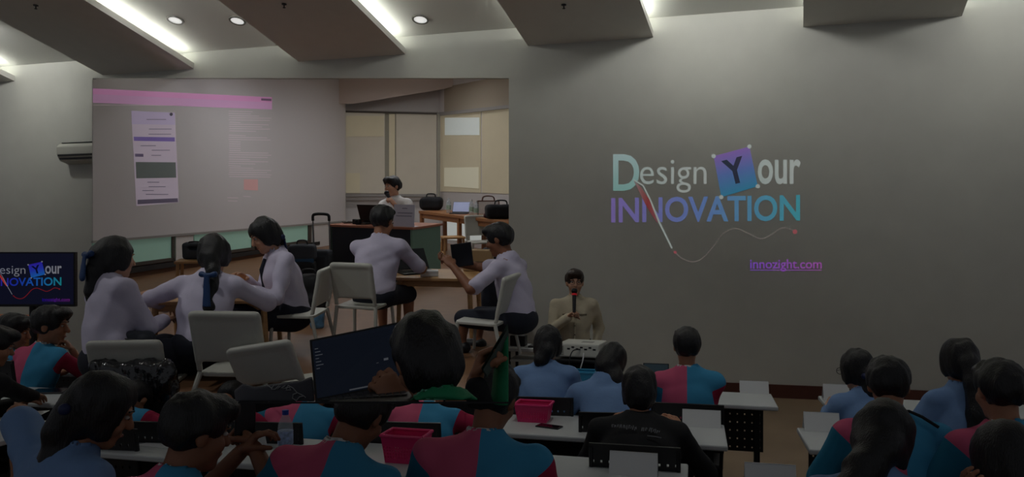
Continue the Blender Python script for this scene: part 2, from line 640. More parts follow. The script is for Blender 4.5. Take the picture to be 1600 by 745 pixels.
    for i in range(len(cpts) - 1):
        fr.cap(cpts[i][0], cpts[i + 1][0], cpts[i][1], cpts[i + 1][1], k=0.025)
    fr.noise(0.007, 60, seed, (1.4, 1.4, 0.5))
    for c_ in (cl or ()):
        fr.plane(*c_)
    np_mesh('hair', [fr.mesh()], hm, root)
    if tie:
        tm = mat('ribbon_navy', (20, 34, 78), 0.5) if tie[1] == 'navy' else mat('ribbon_blue', (24, 60, 110), 0.45)
        c0 = hc + np.array(tie[0]) * hs
        ft = Field(c0 - 0.2, c0 + 0.2, 0.008)
        for q in sgn:
            ft.cap(c0, c0 + hr * q * 0.045 + hu * 0.01, 0.012, 0.02, k=0.01)
        ft.ell(c0, (0.016, 0.014, 0.018), H, k=0.01)
        ln = tie[2] if len(tie) > 2 else 0.08
        bk = np.array((0, -0.018, 0))
        ft.cap(c0 + bk, c0 + bk * 2 + np.array((0.01, 0, -ln)), 0.02, 0.032, k=0.01, flat=((0, 1, 0), 0.35))
        np_mesh('hair_ribbon', [ft.mesh()], tm, root)
    # --- shirt
    if shirt:
        sm = MATS[shirt]
        f = Field(lo, hi, h * 0.95)
        f.ell(hip + up * 0.04, (0.165 * bulk, 0.125 * bulk, 0.15), Tm, k=0.05)
        f.ell(hip + up * 0.17, (0.150 * bulk, 0.115 * bulk, 0.16), Tm, k=0.06)
        f.ell(chest, (0.163 * sw, 0.122 * bulk, 0.175), Tm, k=0.06)
        for i in range(2):
            f.cap(nb - up * 0.03, sh[i], 0.064, 0.06, k=0.05)
        f.cap(nb - up * 0.05, nb + up * 0.015, 0.075, 0.06, k=0.04)
        for i in range(2):
            if sleeve == 'short':
                f.cap(sh[i], sh[i] + (el[i] - sh[i]) * 0.84, 0.061, 0.062, k=0.025)
            else:
                f.cap(sh[i], el[i], 0.062, 0.053, k=0.025)
                f.cap(el[i], el[i] + (wr[i] - el[i]) * 0.93, 0.053, 0.042, k=0.02)
        f.noise(fold, 26, seed + 50)
        f.plane(-up, -(float(hip @ up) - 0.06))
        f.cap(nb + up * 0.035, nb + up * 0.16, 0.058, 0.07, k=0.01, op='sub')
        for c_ in (cl or ()):
            f.plane(*c_)
        V, Q = f.mesh()
        at = None
        if shirt == 'two_tone':
            sx = (V - chest) @ rt
            def seg(p, a_, b_):
                ba = b_ - a_
                t = np.clip(((p - a_) @ ba) / (ba @ ba), 0, 1)
                return np.linalg.norm(p - a_ - t[:, None] * ba, axis=1)
            da = np.minimum(seg(V, sh[0] + unit(el[0] - sh[0]) * 0.055, el[0]), seg(V, sh[1] + unit(el[1] - sh[1]) * 0.055, el[1])) - 0.05
            dt = np.minimum(seg(V, nb - up * 0.06 - rt * 0.125 * sw, nb - up * 0.06 + rt * 0.125 * sw) - 0.06,
                            seg(V, chest - up * 0.1, chest + up * 0.08) - 0.135)
            at = {'sx': sx, 'sl': dt - da}
        np_mesh('shirt', [(V, Q)], sm, root, at)
    if collar:
        cm = MATS[collar]
        fc = Field(nb - 0.15, nb + 0.15, 0.009)
        cu = unit(up * 0.8 + hu * 0.2)
        fc.cap(nb - up * 0.01, nb + cu * 0.045, 0.077, 0.064, k=0.0)
        fc.cap(nb - up * 0.06, nb + cu * 0.12, 0.066, 0.056, k=0.005, op='sub')
        fc.plane(cu, float((nb + cu * 0.04) @ cu))
        for c_ in (cl or ()):
            fc.plane(*c_)
        np_mesh('collar', [fc.mesh()], cm, root)
    if legs and clip is None:
        bm_ = MATS[bottom]
        f = Field(lo, hi, h * 1.2)
        f.ell(hip + np.array((0, 0, 0.0)), (0.168 * bulk, 0.128 * bulk, 0.11), None, k=0.05)
        for i in range(2):
            if skirt:
                f.cap(hp[i], kn[i], 0.098, 0.105, k=0.08)
                f.cap(kn[i], kn[i] + (an[i] - kn[i]) * 0.3, 0.095, 0.1, k=0.06)
            else:
                f.cap(hp[i], kn[i], 0.092, 0.075, k=0.04)
                if not shorts:
                    f.cap(kn[i], an[i], 0.072, 0.058, k=0.03)
        f.noise(0.005, 24, seed + 90)
        np_mesh('skirt' if skirt else 'trousers', [f.mesh()], bm_, root)
        shm = mat('shoe_black', (22, 22, 24), 0.5)
        for i in range(2):
            g = Field(an[i] - 0.16, an[i] + 0.24, 0.016)
            g.cap(an[i] - np.array((0, 0.03, 0.05)), an[i] + np.array((0, 0.16, -0.055)), 0.046, 0.038, k=0.02)
            g.plane((0, 0, -1), -(an[i][2] - 0.09))
            np_mesh('shoe', [g.mesh()], shm, root)
    def world(p):
        q = Rz @ (np.array(p) * s)
        return Vector((q[0] + loc.x, q[1] + loc.y, q[2] + loc.z))
    return {'root': root, 'world': world, 'wr': wr, 'el': el, 'hc': hc, 'H': H, 'nb': nb, 'up': up, 'fw': fw, 'rt': rt, 'chest': chest, 's': s, 'yaw': a, 'hp': hp_, 'Rz': Rz}

# ------------------------------------------------------------------ materials
mat('wall_paint', (196, 196, 188), 0.75, var=0.03, vscale=3)
mat('ceiling_paint', (226, 226, 220), 0.8)
mat('panel_paint', (222, 220, 212), 0.8, var=0.02)
mat('white_edge', (214, 212, 206), 0.7)
mat('baseboard_brown', (84, 42, 30), 0.5, var=0.1)
mat('floor_tan', (142, 120, 96), 0.55, var=0.08, vscale=2)
mat('class_wall', (204, 199, 196), 0.8, var=0.02, vscale=2)
mat('class_beam', (206, 190, 180), 0.85)
mat('wood_floor', (130, 94, 66), 0.5, var=0.12, vscale=5, stretch=(1, 6, 1))
mat('fascia_dark', (26, 26, 30), 0.8)
mat('table_white', (196, 200, 200), 0.45, var=0.02)
mat('metal_dark', (30, 31, 34), 0.45, 0.3)
mat('plastic_black', (24, 24, 27), 0.5)
mat('plastic_white', (196, 196, 186), 0.45, var=0.02)
mat('paper_white', (214, 216, 216), 0.7)
mat('wood_light', (188, 146, 98), 0.5, var=0.1, vscale=8, stretch=(1, 8, 8))
mat('wood_mid', (158, 106, 64), 0.5, var=0.12, vscale=8, stretch=(1, 8, 8))
mat('cloth_black', (22, 23, 27), 0.85, bump=0.2, bscale=60)
mat('cloth_grey', (60, 64, 72), 0.85, bump=0.2, bscale=60)
mat('navy_cloth', (26, 30, 44), 0.85, bump=0.15, bscale=50)
mat('black_shirt', (16, 17, 20), 0.85, bump=0.2, bscale=30)
mat('denim_blue', (112, 146, 192), 0.75, bump=0.25, bscale=22)
mat('lavender_shirt', (206, 200, 222), 0.7, bump=0.3, bscale=18)
mat('white_shirt', (216, 212, 210), 0.7, bump=0.25, bscale=18)
mat('cream_jacket', (200, 190, 164), 0.8, bump=0.4, bscale=16)
mat('green_shirt', (28, 140, 92), 0.7, bump=0.15, bscale=20)
mat('collar_white', (206, 206, 206), 0.7)
mat('collar_green', (120, 206, 170), 0.7)
mat('hair', (15, 14, 16), 0.42, bump=0.5, bscale=70, stretch=(3, 3, 0.5))
mat('hair_brown', (44, 30, 20), 0.45, bump=0.5, bscale=70, stretch=(3, 3, 0.5))
two_tone('two_tone', (206, 92, 126), (66, 148, 190), (40, 120, 150), (166, 40, 74))
mat('pink_plastic', (222, 40, 110), 0.4)
mat('teal_plastic', (36, 128, 168), 0.4)
mat('screen_dark', (8, 12, 22), 0.25)

def ray_plane(x, y, p0, n):
    dr = Vector(((x - 800) / F, 1.0, (HOR - y) / F))
    o = Vector((0, 0, CAMZ))
    t = (p0 - o).dot(n) / dr.dot(n)
    return o + dr * t

# ------------------------------------------------------------------ hall shell
tag(MB().box(-14, 9, -2.0, 14.5, -0.1, 0.0).build('floor', MATS['floor_tan']), kind='structure')

ZT = 5.2
def wall_piece(mb, xa, xb, z0, z1):
    a, b = W(xa, HOR), W(xb, HOR)
    n = Vector((0.239, 0.971, 0)) * 0.05
    fr = [Vector((a.x, a.y, z0)), Vector((b.x, b.y, z0)), Vector((b.x, b.y, z1)), Vector((a.x, a.y, z1))]
    mb.slab(fr, [p + n for p in fr])
mb = MB()
wall_piece(mb, -260, 145, 0, ZT)
wall_piece(mb, 795, 1900, 0, ZT)
# strip over the opening; its lower edge is the opening's lintel
a0, a1 = W(145, 122), W(795, 122)
n = Vector((0.239, 0.971, 0)) * 0.05
fr = [a0, a1, Vector((a1.x, a1.y, ZT)), Vector((a0.x, a0.y, ZT))]
mb.slab(fr, [p + n for p in fr])
tag(mb.build('wall_back', MATS['wall_paint']), kind='structure')

mb = MB()
for xa, xb in ((-260, 140), (800, 1900)):
    a, b = W(xa, HOR, 0.02), W(xb, HOR, 0.02)
    n = Vector((0.239, 0.971, 0)) * 0.02
    fr = [Vector((a.x, a.y, 0)), Vector((b.x, b.y, 0)), Vector((b.x, b.y, 0.16)), Vector((a.x, a.y, 0.16))]
    mb.slab(fr, [p + n for p in fr])
tag(mb.build('baseboard_back', MATS['baseboard_brown']), kind='structure')

ZB = 4.46
BD = Vector((-0.39, -1.0, 0.264))
def wall_at(x, z):
    p = W(x, HOR)
    return Vector((p.x, p.y, z))
# recessed ceiling between and above the sloping panels
mb = MB()
q = [wall_at(-300, ZB + 0.245), wall_at(1950, ZB + 0.245)]
fr = [q[0], q[1], q[1] + BD * 10.5, q[0] + BD * 10.5]
mb.slab([p + Vector((0, 0, 0.1)) for p in fr], fr)
tag(mb.build('ceiling', MATS['ceiling_paint']), kind='structure')
pspans = [(-175, 22), (160, 302), (466, 632), (825, 1019), (1255, 1501), (1800, 2080)]
lampm = mat('cove_lamp', (255, 250, 238), 0.5, emit=COVE, ecol=(246, 250, 244))
words = ['at the far left', 'above the wall-mounted air conditioner', 'over the classroom opening', 'right of the opening, over the lettered wall',
         'over the right half of the lettered wall', 'beyond the right edge']
for i, (xa, xb) in enumerate(pspans):
    a, b = wall_at(xa, ZB), wall_at(xb, ZB)
    root = thing('ceiling_panel', 'sloping beige ceiling panel ' + words[i], 'ceiling panel', (a + b) / 2, group='sloping ceiling panels')
    c = (a + b) / 2
    e = BD * 9.8
    lowf = [a - c, b - c, b - c + e, a - c + e]
    up = Vector((0, 0, 0.085))
    MB().slab([p + up for p in lowf], lowf).build('panel', MATS['panel_paint'], root)
    # white edge strip on the right side of the panel
    w2 = HX * 0.012
    s0 = [b - c, b - c + w2, b - c + w2 + e, b - c + e]
    MB().slab([p + up for p in s0], s0).build('edge_strip', MATS['white_edge'], root)
    # lamp tube lying on top of the panel, behind the edge
    l0 = b - c - HX * 0.09 + Vector((0, 0, 0.087))
    d0, d1 = BD * 0.12, BD * 3.9
    t0 = [l0 + d0, l0 + HX * 0.035 + d0, l0 + HX * 0.035 + d1, l0 + d1]
    MB().slab([p + Vector((0, 0, 0.022)) for p in t0], t0).build('cove_lamp', lampm, root)
    # weaker tube added near the panel's left edge to brighten the recess
    l1 = a - c + HX * 0.16 + Vector((0, 0, 0.087))
    t1 = [l1 + d0, l1 + HX * 0.035 + d0, l1 + HX * 0.035 + d1, l1 + d1]
    MB().slab([p + Vector((0, 0, 0.022)) for p in t1], t1).build('cove_lamp', mat('cove_lamp_dim', (255, 250, 238), 0.5, emit=COVE * 0.4, ecol=(246, 250, 244)), root)
nrec = HX.cross(BD).normalized()
prec = wall_at(800, ZB + 0.245)
dl = mat('downlight_glass', (225, 225, 222), 0.4, emit=0.8)
def rec_at(xc, t):
    return wall_at(xc, ZB + 0.245) + BD * t
WT = lambda x, y: W(x, y)
fixtures = [(ray_plane(274, 31, prec, nrec), 'left of its pair', None, 0), (ray_plane(371, 32, prec, nrec), 'right of its pair', None, 0),
            (ray_plane(657, 30, prec, nrec), 'alone above the opening', None, 0),
            (rec_at(93, 1.4), 'washing the wall above the television, added out of frame for light', WT(40, 150), WASH * 1.2),
            (rec_at(-215, 1.4), 'washing the far left end of the wall, added out of frame for light', WT(-120, 200), WASH),
            (rec_at(1080, 1.35), 'washing the lettered wall, added out of frame for light', WT(980, 60), WASH),
            (rec_at(1190, 1.35), 'washing the middle of the lettered wall, added out of frame for light', WT(1250, 50), WASH),
            (rec_at(1640, 1.35), 'washing the right end of the wall, added out of frame for light', WT(1560, 40), WASH),
            (rec_at(384, 1.9), 'washing the lintel left of centre, added out of frame for light', WT(330, 40), WASH * 0.6),
            (rec_at(728, 1.9), 'washing the lintel near the opening corner, added out of frame for light', WT(700, 30), WASH * 0.6),
            (rec_at(370, 6.2), 'aimed at the left of the platform, added out of frame for light', P(290, 440, 6.0), STAGE * 1.3),
            (rec_at(740, 6.2), 'aimed at the right of the platform, added out of frame for light', P(620, 430, 6.8), STAGE * 1.3),
            (rec_at(1130, 5.6), 'aimed at the front rows, added out of frame for light', P(1010, 590, 5.2), STAGE * 0.6),
            (rec_at(1560, 5.2), 'aimed at the right block rows, added out of frame for light', P(1430, 600, 4.4), STAGE * 0.3)]
for p, wd, aim, watts in fixtures:
    root = thing('downlight', 'round recessed ceiling downlight, ' + wd, 'ceiling light', p, group='round downlights')
    zz = nrec if nrec.z > 0 else -nrec
    root.rotation_mode = 'QUATERNION'
    root.rotation_quaternion = zz.to_track_quat('Z', 'Y')
    MB().lathe([(0.085, -0.012), (0.11, -0.012), (0.115, 0.0), (0.085, 0.0)], 28, caps=False).build('trim_ring', mat('ring_grey', (120, 118, 112), 0.4, 0.4), root)
    MB().lathe([(0.0, -0.004), (0.086, -0.006), (0.086, 0.0), (0.0, 0.0)], 28).build('lens', dl, root)
    if aim is not None:  # aimed fixtures are added to light the wall, platform and rows
        la = bpy.data.lights.new('downlight_lamp', 'SPOT')
        la.energy = watts; la.color = (1.0, 1.0, 0.97)
        la.shadow_soft_size = 0.12
        wide = 'wash' in wd
        la.spot_size = math.radians(125 if wide else 52); la.spot_blend = 1.0
        lo_ = bpy.data.objects.new('downlight_lamp', la)
        COL.objects.link(lo_)
        dirv = (aim - p).normalized()
        lo_.location = p + dirv * 0.03 - Vector((0, 0, 0.02))
        lo_.rotation_mode = 'QUATERNION'
        lo_.rotation_quaternion = (-dirv).to_track_quat('Z', 'Y')
ppan = wall_at(800, ZB)
for (x, y), wd in zip(((56, 8), (444, 6), (881, 7)), ('leftmost', 'middle', 'rightmost')):
    p = ray_plane(x, y, ppan, nrec)
    root = thing('sprinkler_head', 'small dark sprinkler head under a ceiling panel, %s of three' % wd, 'sprinkler', p, group='sprinkler heads')
    MB().lathe([(0.0, -0.012), (0.03, -0.01), (0.03, 0.0), (0.0, 0.0)], 12).build('plate', MATS['metal_dark'], root)
    MB().lathe([(0.0, -0.05), (0.018, -0.05), (0.018, -0.045), (0.007, -0.04), (0.007, -0.01), (0.0, -0.01)], 10).build('nozzle', MATS['metal_dark'], root)

# ------------------------------------------------------------------ lettering and projected graphics
def text_mesh(s, off=0.0):
    cu = bpy.data.curves.new('lettering', 'FONT')
    cu.body = s
    cu.size = 1.0
    cu.offset = off
    cu.resolution_u = 4
    o = bpy.data.objects.new('lettering', cu)
    COL.objects.link(o)
    dg = bpy.context.evaluated_depsgraph_get()
    me = bpy.data.meshes.new_from_object(o.evaluated_get(dg))
    COL.objects.unlink(o)
    bpy.data.objects.remove(o)
    v = np.array([p.co[:] for p in me.vertices])
    f = [tuple(p.vertices) for p in me.polygons]
    bpy.data.meshes.remove(me)
    v = v[:, :2]
    v = (v - v.min(0)) / (v.max(0) - v.min(0))
    return v, f

def grad_mat(name, stops, strength, base=0.0):
    m = bpy.data.materials.new(name)
    m.use_nodes = True
    nt = m.node_tree
    b = nt.nodes['Principled BSDF']
    b.inputs['Roughness'].default_value = 0.8
    at = nt.nodes.new('ShaderNodeAttribute')
    at.attribute_name = 'g'
    r = nt.nodes.new('ShaderNodeValToRGB')
    els = r.color_ramp.elements
    els[0].position, els[0].color = stops[0][0], rgb(*stops[0][1])
    els[1].position, els[1].color = stops[-1][0], rgb(*stops[-1][1])
    for p, c in stops[1:-1]:
        e = els.new(p); e.color = rgb(*c)
    nt.links.new(at.outputs['Fac'], r.inputs[0])
    nt.links.new(r.outputs[0], b.inputs['Base Color'])
    nt.links.new(r.outputs[0], b.inputs['Emission Color'])
    b.inputs['Emission Strength'].default_value = strength
    return m

def flat_piece(name, uv, faces, to3, m, parent, g=None):
    me = bpy.data.meshes.new(name)
    pts = [to3(x, y) for x, y in uv]
    inv = parent.matrix_basis.inverted() if parent is not None else Matrix()
    inv = Matrix.LocRotScale(parent.location, parent.rotation_euler, parent.scale).inverted() if parent is not None else Matrix()
    me.from_pydata([inv @ p for p in pts], [], faces)
    me.update()
    if g is not None:
        a = me.attributes.new('g', 'FLOAT', 'POINT')
        a.data.foreach_set('value', np.array(g, dtype=np.float32))
    return link_mesh(name, me, m, parent)

def rect_text(name, s, off, box, to3, m, parent, ang=0.0, gaxis=0, glo=None, ghi=None):
    v, f = text_mesh(s, off)
    x0, y0, x1, y1 = box
    cx, cy = (x0 + x1) / 2, (y0 + y1) / 2
    uv, g = [], []
    ca, sa = math.cos(ang), math.sin(ang)
    for u, w_ in v:
        x = (u - 0.5) * (x1 - x0); y = -(w_ - 0.5) * (y1 - y0)
        X, Y = cx + x * ca + y * sa, cy - x * sa + y * ca
        uv.append((X, Y)); g.append(u if gaxis == 0 else w_)
    return flat_piece(name, uv, f, to3, m, parent, g)

def disc_uv(cx, cy, r, n=14):
    return [(cx + r * math.cos(2 * math.pi * i / n), cy + r * math.sin(2 * math.pi * i / n)) for i in range(n)], [tuple(range(n))]

def strip_uv(pts, wd):
    vs, fs = [], []
    for i, (x, y) in enumerate(pts):
        a = pts[max(i - 1, 0)]; b = pts[min(i + 1, len(pts) - 1)]
        dx, dy = b[0] - a[0], b[1] - a[1]
        L = math.hypot(dx, dy) or 1
        ww = wd[i] if isinstance(wd, (list, tuple)) else wd
        vs += [(x - dy / L * ww, y + dx / L * ww), (x + dy / L * ww, y - dx / L * ww)]
    for i in range(len(pts) - 1):
        fs.append((2 * i, 2 * i + 1, 2 * i + 3, 2 * i + 2))
    return vs, fs

def smooth_pts(ps, n=6):
    out = []
    for i in range(len(ps) - 1):
        p0, p1, p2, p3 = ps[max(i - 1, 0)], ps[i], ps[i + 1], ps[min(i + 2, len(ps) - 1)]
        for k in range(n):
            t = k / n
            out.append(tuple(0.5 * (2 * p1[j] + (p2[j] - p0[j]) * t + (2 * p0[j] - 5 * p1[j] + 4 * p2[j] - p3[j]) * t * t
                                    + (3 * p1[j] - p0[j] - 3 * p2[j] + p3[j]) * t ** 3) for j in range(len(p1))))
    out.append(ps[-1])
    return out

def title_graphic(to3, parent, mm, dotted=True):
    """'Design Your INNOVATION' artwork, drawn in the wall picture's own coordinates"""
    L = lambda k: (lambda x, y: to3(x, y, k))
    rect_text('letter_d', 'D', 0.018, (958, 241, 999, 298), L(1), mm['teal'], parent, gaxis=1)
    rect_text('word_esign', 'esign', -0.004, (1000, 250, 1104, 301), L(1), mm['pale'], parent)
    sq = [(1115, 244), (1171, 229), (1184, 291), (1127, 308)]
    flat_piece('tile', [sq[3], sq[2], sq[1], sq[0]], [(0, 1, 2, 3)], L(1), mm['tile'], parent, [0, 0, 1, 1])
    rect_text('letter_y', 'Y', 0.03, (1131, 247, 1165, 287), L(2), mm['dark'], parent, ang=math.radians(14))
    for cx, cy in sq:
        u, f = disc_uv(cx, cy, 3.4)
        flat_piece('corner_dot', u, f, L(3), mm['pale'], parent, [0.5] * len(u))
    rect_text('word_our', 'our', 0.018, (1184, 249, 1251, 288), L(1), mm['pale'], parent)
    v, f = text_mesh('INNOVATION', 0.02)
    uv = []
    for u, w_ in v:
        x = 955 + u * 295
        uv.append((x, (348 - 3 * u) - w_ * (39 + 2 * u)))
    flat_piece('word_innovation', uv, f, L(1), mm['inn'], parent, v[:, 0])
    pen = [(991, 283), (999, 294), (1012, 316), (1024, 338), (1029, 347)]
    u, f = strip_uv(pen, [0.6, 2.6, 4.6, 3.6, 2.6])
    flat_piece('pen_body', u, f, L(3), mm['pen'], parent, [i / (len(u) - 1) for i in range(len(u))])
    u, f = strip_uv([(990, 281), (1005, 290), (1016, 312), (1030, 347), (1050, 388)], [1.0, 1.1, 1.1, 1.4, 1.2])
    flat_piece('pen_line', u, f, L(4), mm['pale'], parent, [0.5] * len(u))
    cur = smooth_pts([(1055, 394), (1066, 404), (1083, 409), (1098, 403), (1113, 387), (1130, 365), (1150, 357), (1170, 365), (1188, 373), (1205, 367), (1222, 356), (1240, 360)], 5)
    if dotted:
        vs, fs = [], []
        for i in range(0, len(cur) - 1):
            x, y = cur[i]
            a, b = disc_uv(x, y, 1.1, 6)
            fs.append(tuple(k + len(vs) for k in b[0])); vs += a
        flat_piece('dotted_curve', vs, fs, L(1), mm['faint'], parent, [0.5] * len(vs))['kind'] = 'stuff'
    else:
        u, f = strip_uv(cur, 1.6)
        flat_piece('curve', u, f, L(1), mm['red'], parent, [0.5] * len(u))
    for cx, cy, r in ((1055, 394, 2.4), (1242, 362, 3.6)):
        u, f = disc_uv(cx, cy, r)
        flat_piece('end_dot', u, f, L(2), mm['red'], parent, [0.5] * len(u))
    rect_text('web_address', 'innozight.com', 0.012, (1172, 405, 1284, 424), L(1), mm['link'], parent)
    flat_piece('underline', [(1172, 422.4), (1284, 422.4), (1284, 421.4), (1172, 421.4)], [(0, 1, 2, 3)], L(2), mm['link'], parent, [0, 1, 1, 0])

g = grad_mat
wallm = {'teal': g('proj_teal', [(0, (140, 186, 180)), (1, (172, 196, 196))], 0.34), 'pale': g('proj_pale', [(0, (178, 190, 186)), (1, (188, 194, 190))], 0.34),
         'tile': g('proj_tile', [(0, (70, 160, 200)), (0.5, (110, 140, 210)), (1, (160, 124, 208))], 0.2),
         'dark': g('proj_dark', [(0, (78, 96, 124)), (1, (92, 88, 124))], 0.02),
         'inn': g('proj_inn', [(0, (146, 126, 200)), (0.45, (116, 142, 206)), (1, (80, 176, 190))], 0.3),
         'pen': g('proj_pen', [(0, (200, 190, 190)), (0.5, (205, 90, 90)), (1, (190, 150, 160))], 0.12),
         'faint': g('proj_faint', [(0, (190, 176, 172)), (1, (190, 176, 172))], 0.22), 'red': g('proj_red', [(0, (200, 110, 116)), (1, (200, 110, 116))], 0.25),
         'link': g('proj_link', [(0, (134, 84, 204)), (1, (172, 94, 180))], 0.4)}
pg = thing('projected_graphic', 'projected "Design Your INNOVATION" title with web address on the hall wall', 'projection', W(1100, 390, 0.004))
title_graphic(lambda x, y, k: W(x, y, 0.003 + 0.0012 * k), pg, wallm)

# ------------------------------------------------------------------ air conditioner behind the opening's left edge
p = W(140, 240)
ac = thing('air_conditioner', 'white split air conditioner high on the wall left of the opening', 'air conditioner', p, math.atan2(-0.239, 0.971))
prof = [(0.0, 0.14), (-0.17, 0.14), (-0.22, 0.09), (-0.22, -0.03), (-0.16, -0.12), (0.0, -0.16)]
MB().slab([(-0.40, y, z) for y, z in prof], [(0.42, y, z) for y, z in prof]).build('casing', MATS['plastic_white'], ac, bevel=0.015)
for k in range(2):
    MB().box(-0.37, 0.40, -0.2215 + 0.028 * k, -0.205 + 0.028 * k, -0.055 - 0.05 * k, -0.03 - 0.05 * k).build('air_vent', MATS['plastic_black'], ac)
MB().box(-0.34, 0.38, -0.18, -0.04, 0.1405, 0.155).build('intake_grille', mat('grille', (70, 70, 68), 0.6), ac)

# ------------------------------------------------------------------ television on a stand
TVD = 7.3
tvx0, tvx1, tvy0, tvy1 = -38, 117, 393.5, 479
c = P((tvx0 + tvx1) / 2, (tvy0 + tvy1) / 2, TVD)
tv = thing('television', 'flat television on a pole stand showing the title slide', 'television', Vector((c.x, c.y, 0)), 0.0)
hw = (tvx1 - tvx0) / 2 / F * TVD; hh_ = (tvy1 - tvy0) / 2 / F * TVD
MB().box(-hw, hw, 0, 0.05, c.z - hh_, c.z + hh_).build('casing', MATS['plastic_black'], tv, bevel=0.006)
scr = mat('tv_screen', (4, 6, 14), 0.3, emit=0.05, ecol=(30, 40, 110))
MB().box(-hw + 0.014, hw - 0.014, -0.002, 0.004, c.z - hh_ + 0.024, c.z + hh_ - 0.014).build('display', scr, tv)
MB().cyl((0.02, 0.09, 0.08), (0.02, 0.09, c.z), 0.035, n=14).build('pole', MATS['metal_dark'], tv)
MB().box(-0.18, 0.22, 0.05, 0.10, c.z - 0.16, c.z + 0.16).build('bracket', MATS['metal_dark'], tv)
MB().box(-0.42, 0.46, -0.18, 0.36, 0.0, 0.05).build('base', MATS['metal_dark'], tv, bevel=0.01)
MB().tube(smooth_pts([(0.08, 0.06, c.z - hh_), (0.12, 0.1, c.z - 0.4), (0.08, 0.12, c.z - 0.6), (0.05, 0.13, 0.3)]), 0.006, 6).build('cable', MATS['plastic_black'], tv)
tvm = {'teal': g('tv_teal', [(0, (120, 200, 200)), (1, (180, 210, 220))], 0.2), 'pale': g('tv_pale', [(0, (175, 180, 200)), (1, (185, 186, 195))], 0.2),
       'tile': g('tv_tile', [(0, (30, 120, 215)), (0.5, (45, 70, 210)), (1, (60, 40, 200))], 0.3), 'dark': g('tv_dark', [(0, (14, 24, 90)), (1, (14, 20, 90))], 0.1),
       'inn': g('tv_inn', [(0, (60, 30, 170)), (0.4, (30, 60, 190)), (0.7, (30, 110, 200)), (1, (30, 150, 160))], 0.35),
       'pen': g('tv_pen', [(0, (220, 60, 60)), (1, (220, 80, 80))], 0.3), 'faint': g('tv_faint', [(0, (150, 30, 40)), (1, (150, 30, 40))], 0.2),
       'red': g('tv_red', [(0, (170, 40, 50)), (1, (170, 40, 50))], 0.22), 'link': g('tv_link', [(0, (50, 20, 190)), (1, (150, 50, 170))], 0.25)}
title_graphic(lambda x, y, k: P(44 + (x - 1115) * 0.385, 408.7 + (y - 229) * 0.322, TVD - 0.0035 - 0.0012 * k), tv, tvm, dotted=False)

# ------------------------------------------------------------------ hall tables, chairs and small things
HYAW = math.atan2(-0.246, 1.0)
def row(X, k):
    return Vector((X, (5.63, 4.52, 3.56)[k] - 0.246 * X, 0))
def hole_panel(name, wd, ht, nx, ny, m, parent, loc, thick=0.012, hole=0.30, rx=0.0, rows=None):
    """thin panel with a grid of real square holes; local x by z"""
    xs, zs = [0.0], [0.0]
    px, pz = wd / nx, ht / ny
    for i in range(nx):
        xs += [px * (i + 0.5 - hole / 2), px * (i + 0.5 + hole / 2)]
    xs.append(wd)
    for j in range(ny):
        zs += [pz * (j + 0.5 - hole / 2), pz * (j + 0.5 + hole / 2)]
    zs.append(ht)
    vs = [(x - wd / 2, 0, z) for z in zs for x in xs]
    n = len(xs)
    fs = []
    for j in range(len(zs) - 1):
        for i in range(n - 1):
            if i % 2 == 1 and j % 2 == 1 and (rows is None or (j // 2) in rows):
                continue
            fs.append((j * n + i, j * n + i + 1, (j + 1) * n + i + 1, (j + 1) * n + i))
    me = bpy.data.meshes.new(name)
    me.from_pydata(vs, [], fs)
    o = link_mesh(name, me, m, parent)
    o.location = loc
    o.rotation_euler = (rx, 0, 0)
    md = o.modifiers.new('thick', 'SOLIDIFY'); md.thickness = thick
    return o

def hall_table(label, X0, X1, k, dep=0.5, top=0.72):
    c = row((X0 + X1) / 2, k)
    L = (X1 - X0) / math.cos(HYAW)
    t = thing('folding_table', label, 'table', c, HYAW, 'white seminar tables')
    MB().box(-L / 2, L / 2, -dep / 2, dep / 2, top - 0.03, top).build('table_top', MATS['table_white'], t, bevel=0.008)
    for q in (-1, 1):
        x = q * (L / 2 - 0.12)
        MB().box(x - 0.02, x + 0.02, -0.025, 0.025, 0.03, top - 0.03).build('leg', MATS['metal_dark'], t, bevel=0.004)
        MB().box(x - 0.022, x + 0.022, -dep / 2 + 0.02, dep / 2 - 0.04, 0.0, 0.035).build('foot', MATS['metal_dark'], t, bevel=0.004)
    hole_panel('modesty_panel', L - 0.12, 0.36, max(6, int(L / 0.055)), 6, MATS['plastic_black'], t, (0, dep / 2 - 0.05, top - 0.42), hole=0.2)
    return t
hall_table('white table in the front row before the projector, right end bare', 0.02, 1.84, 0, 0.48)
hall_table('white table in the front row under the girl with glasses, right block', 2.15, 3.7, 0, 0.48)
hall_table('white front row table at the far left beside the television', -5.2, -3.45, 0, 0.48)
hall_table('white second row table holding the pink basket and phone', -0.05, 0.50, 1, 0.58)
hall_table('white second row table behind the black-shirted person, with a name card', 0.75, 1.22, 1, 0.58)
hall_table('white second row table in the right block by the tan floor', 1.62, 3.1, 1, 0.5)
hall_table('white second row table at far left holding the tablet', -4.6, -3.05, 1, 0.5)
hall_table('white third row table with the water bottle', -2.35, -0.95, 2, 0.52)
hall_table('white third row table under the second pink basket', -0.9, -0.12, 2, 0.52)
hall_table('white third row table with a name card, bottom centre', -0.08, 0.80, 2, 0.52)
hall_table('white third row table at the far left with a sheet of paper', -4.2, -2.75, 2, 0.56)

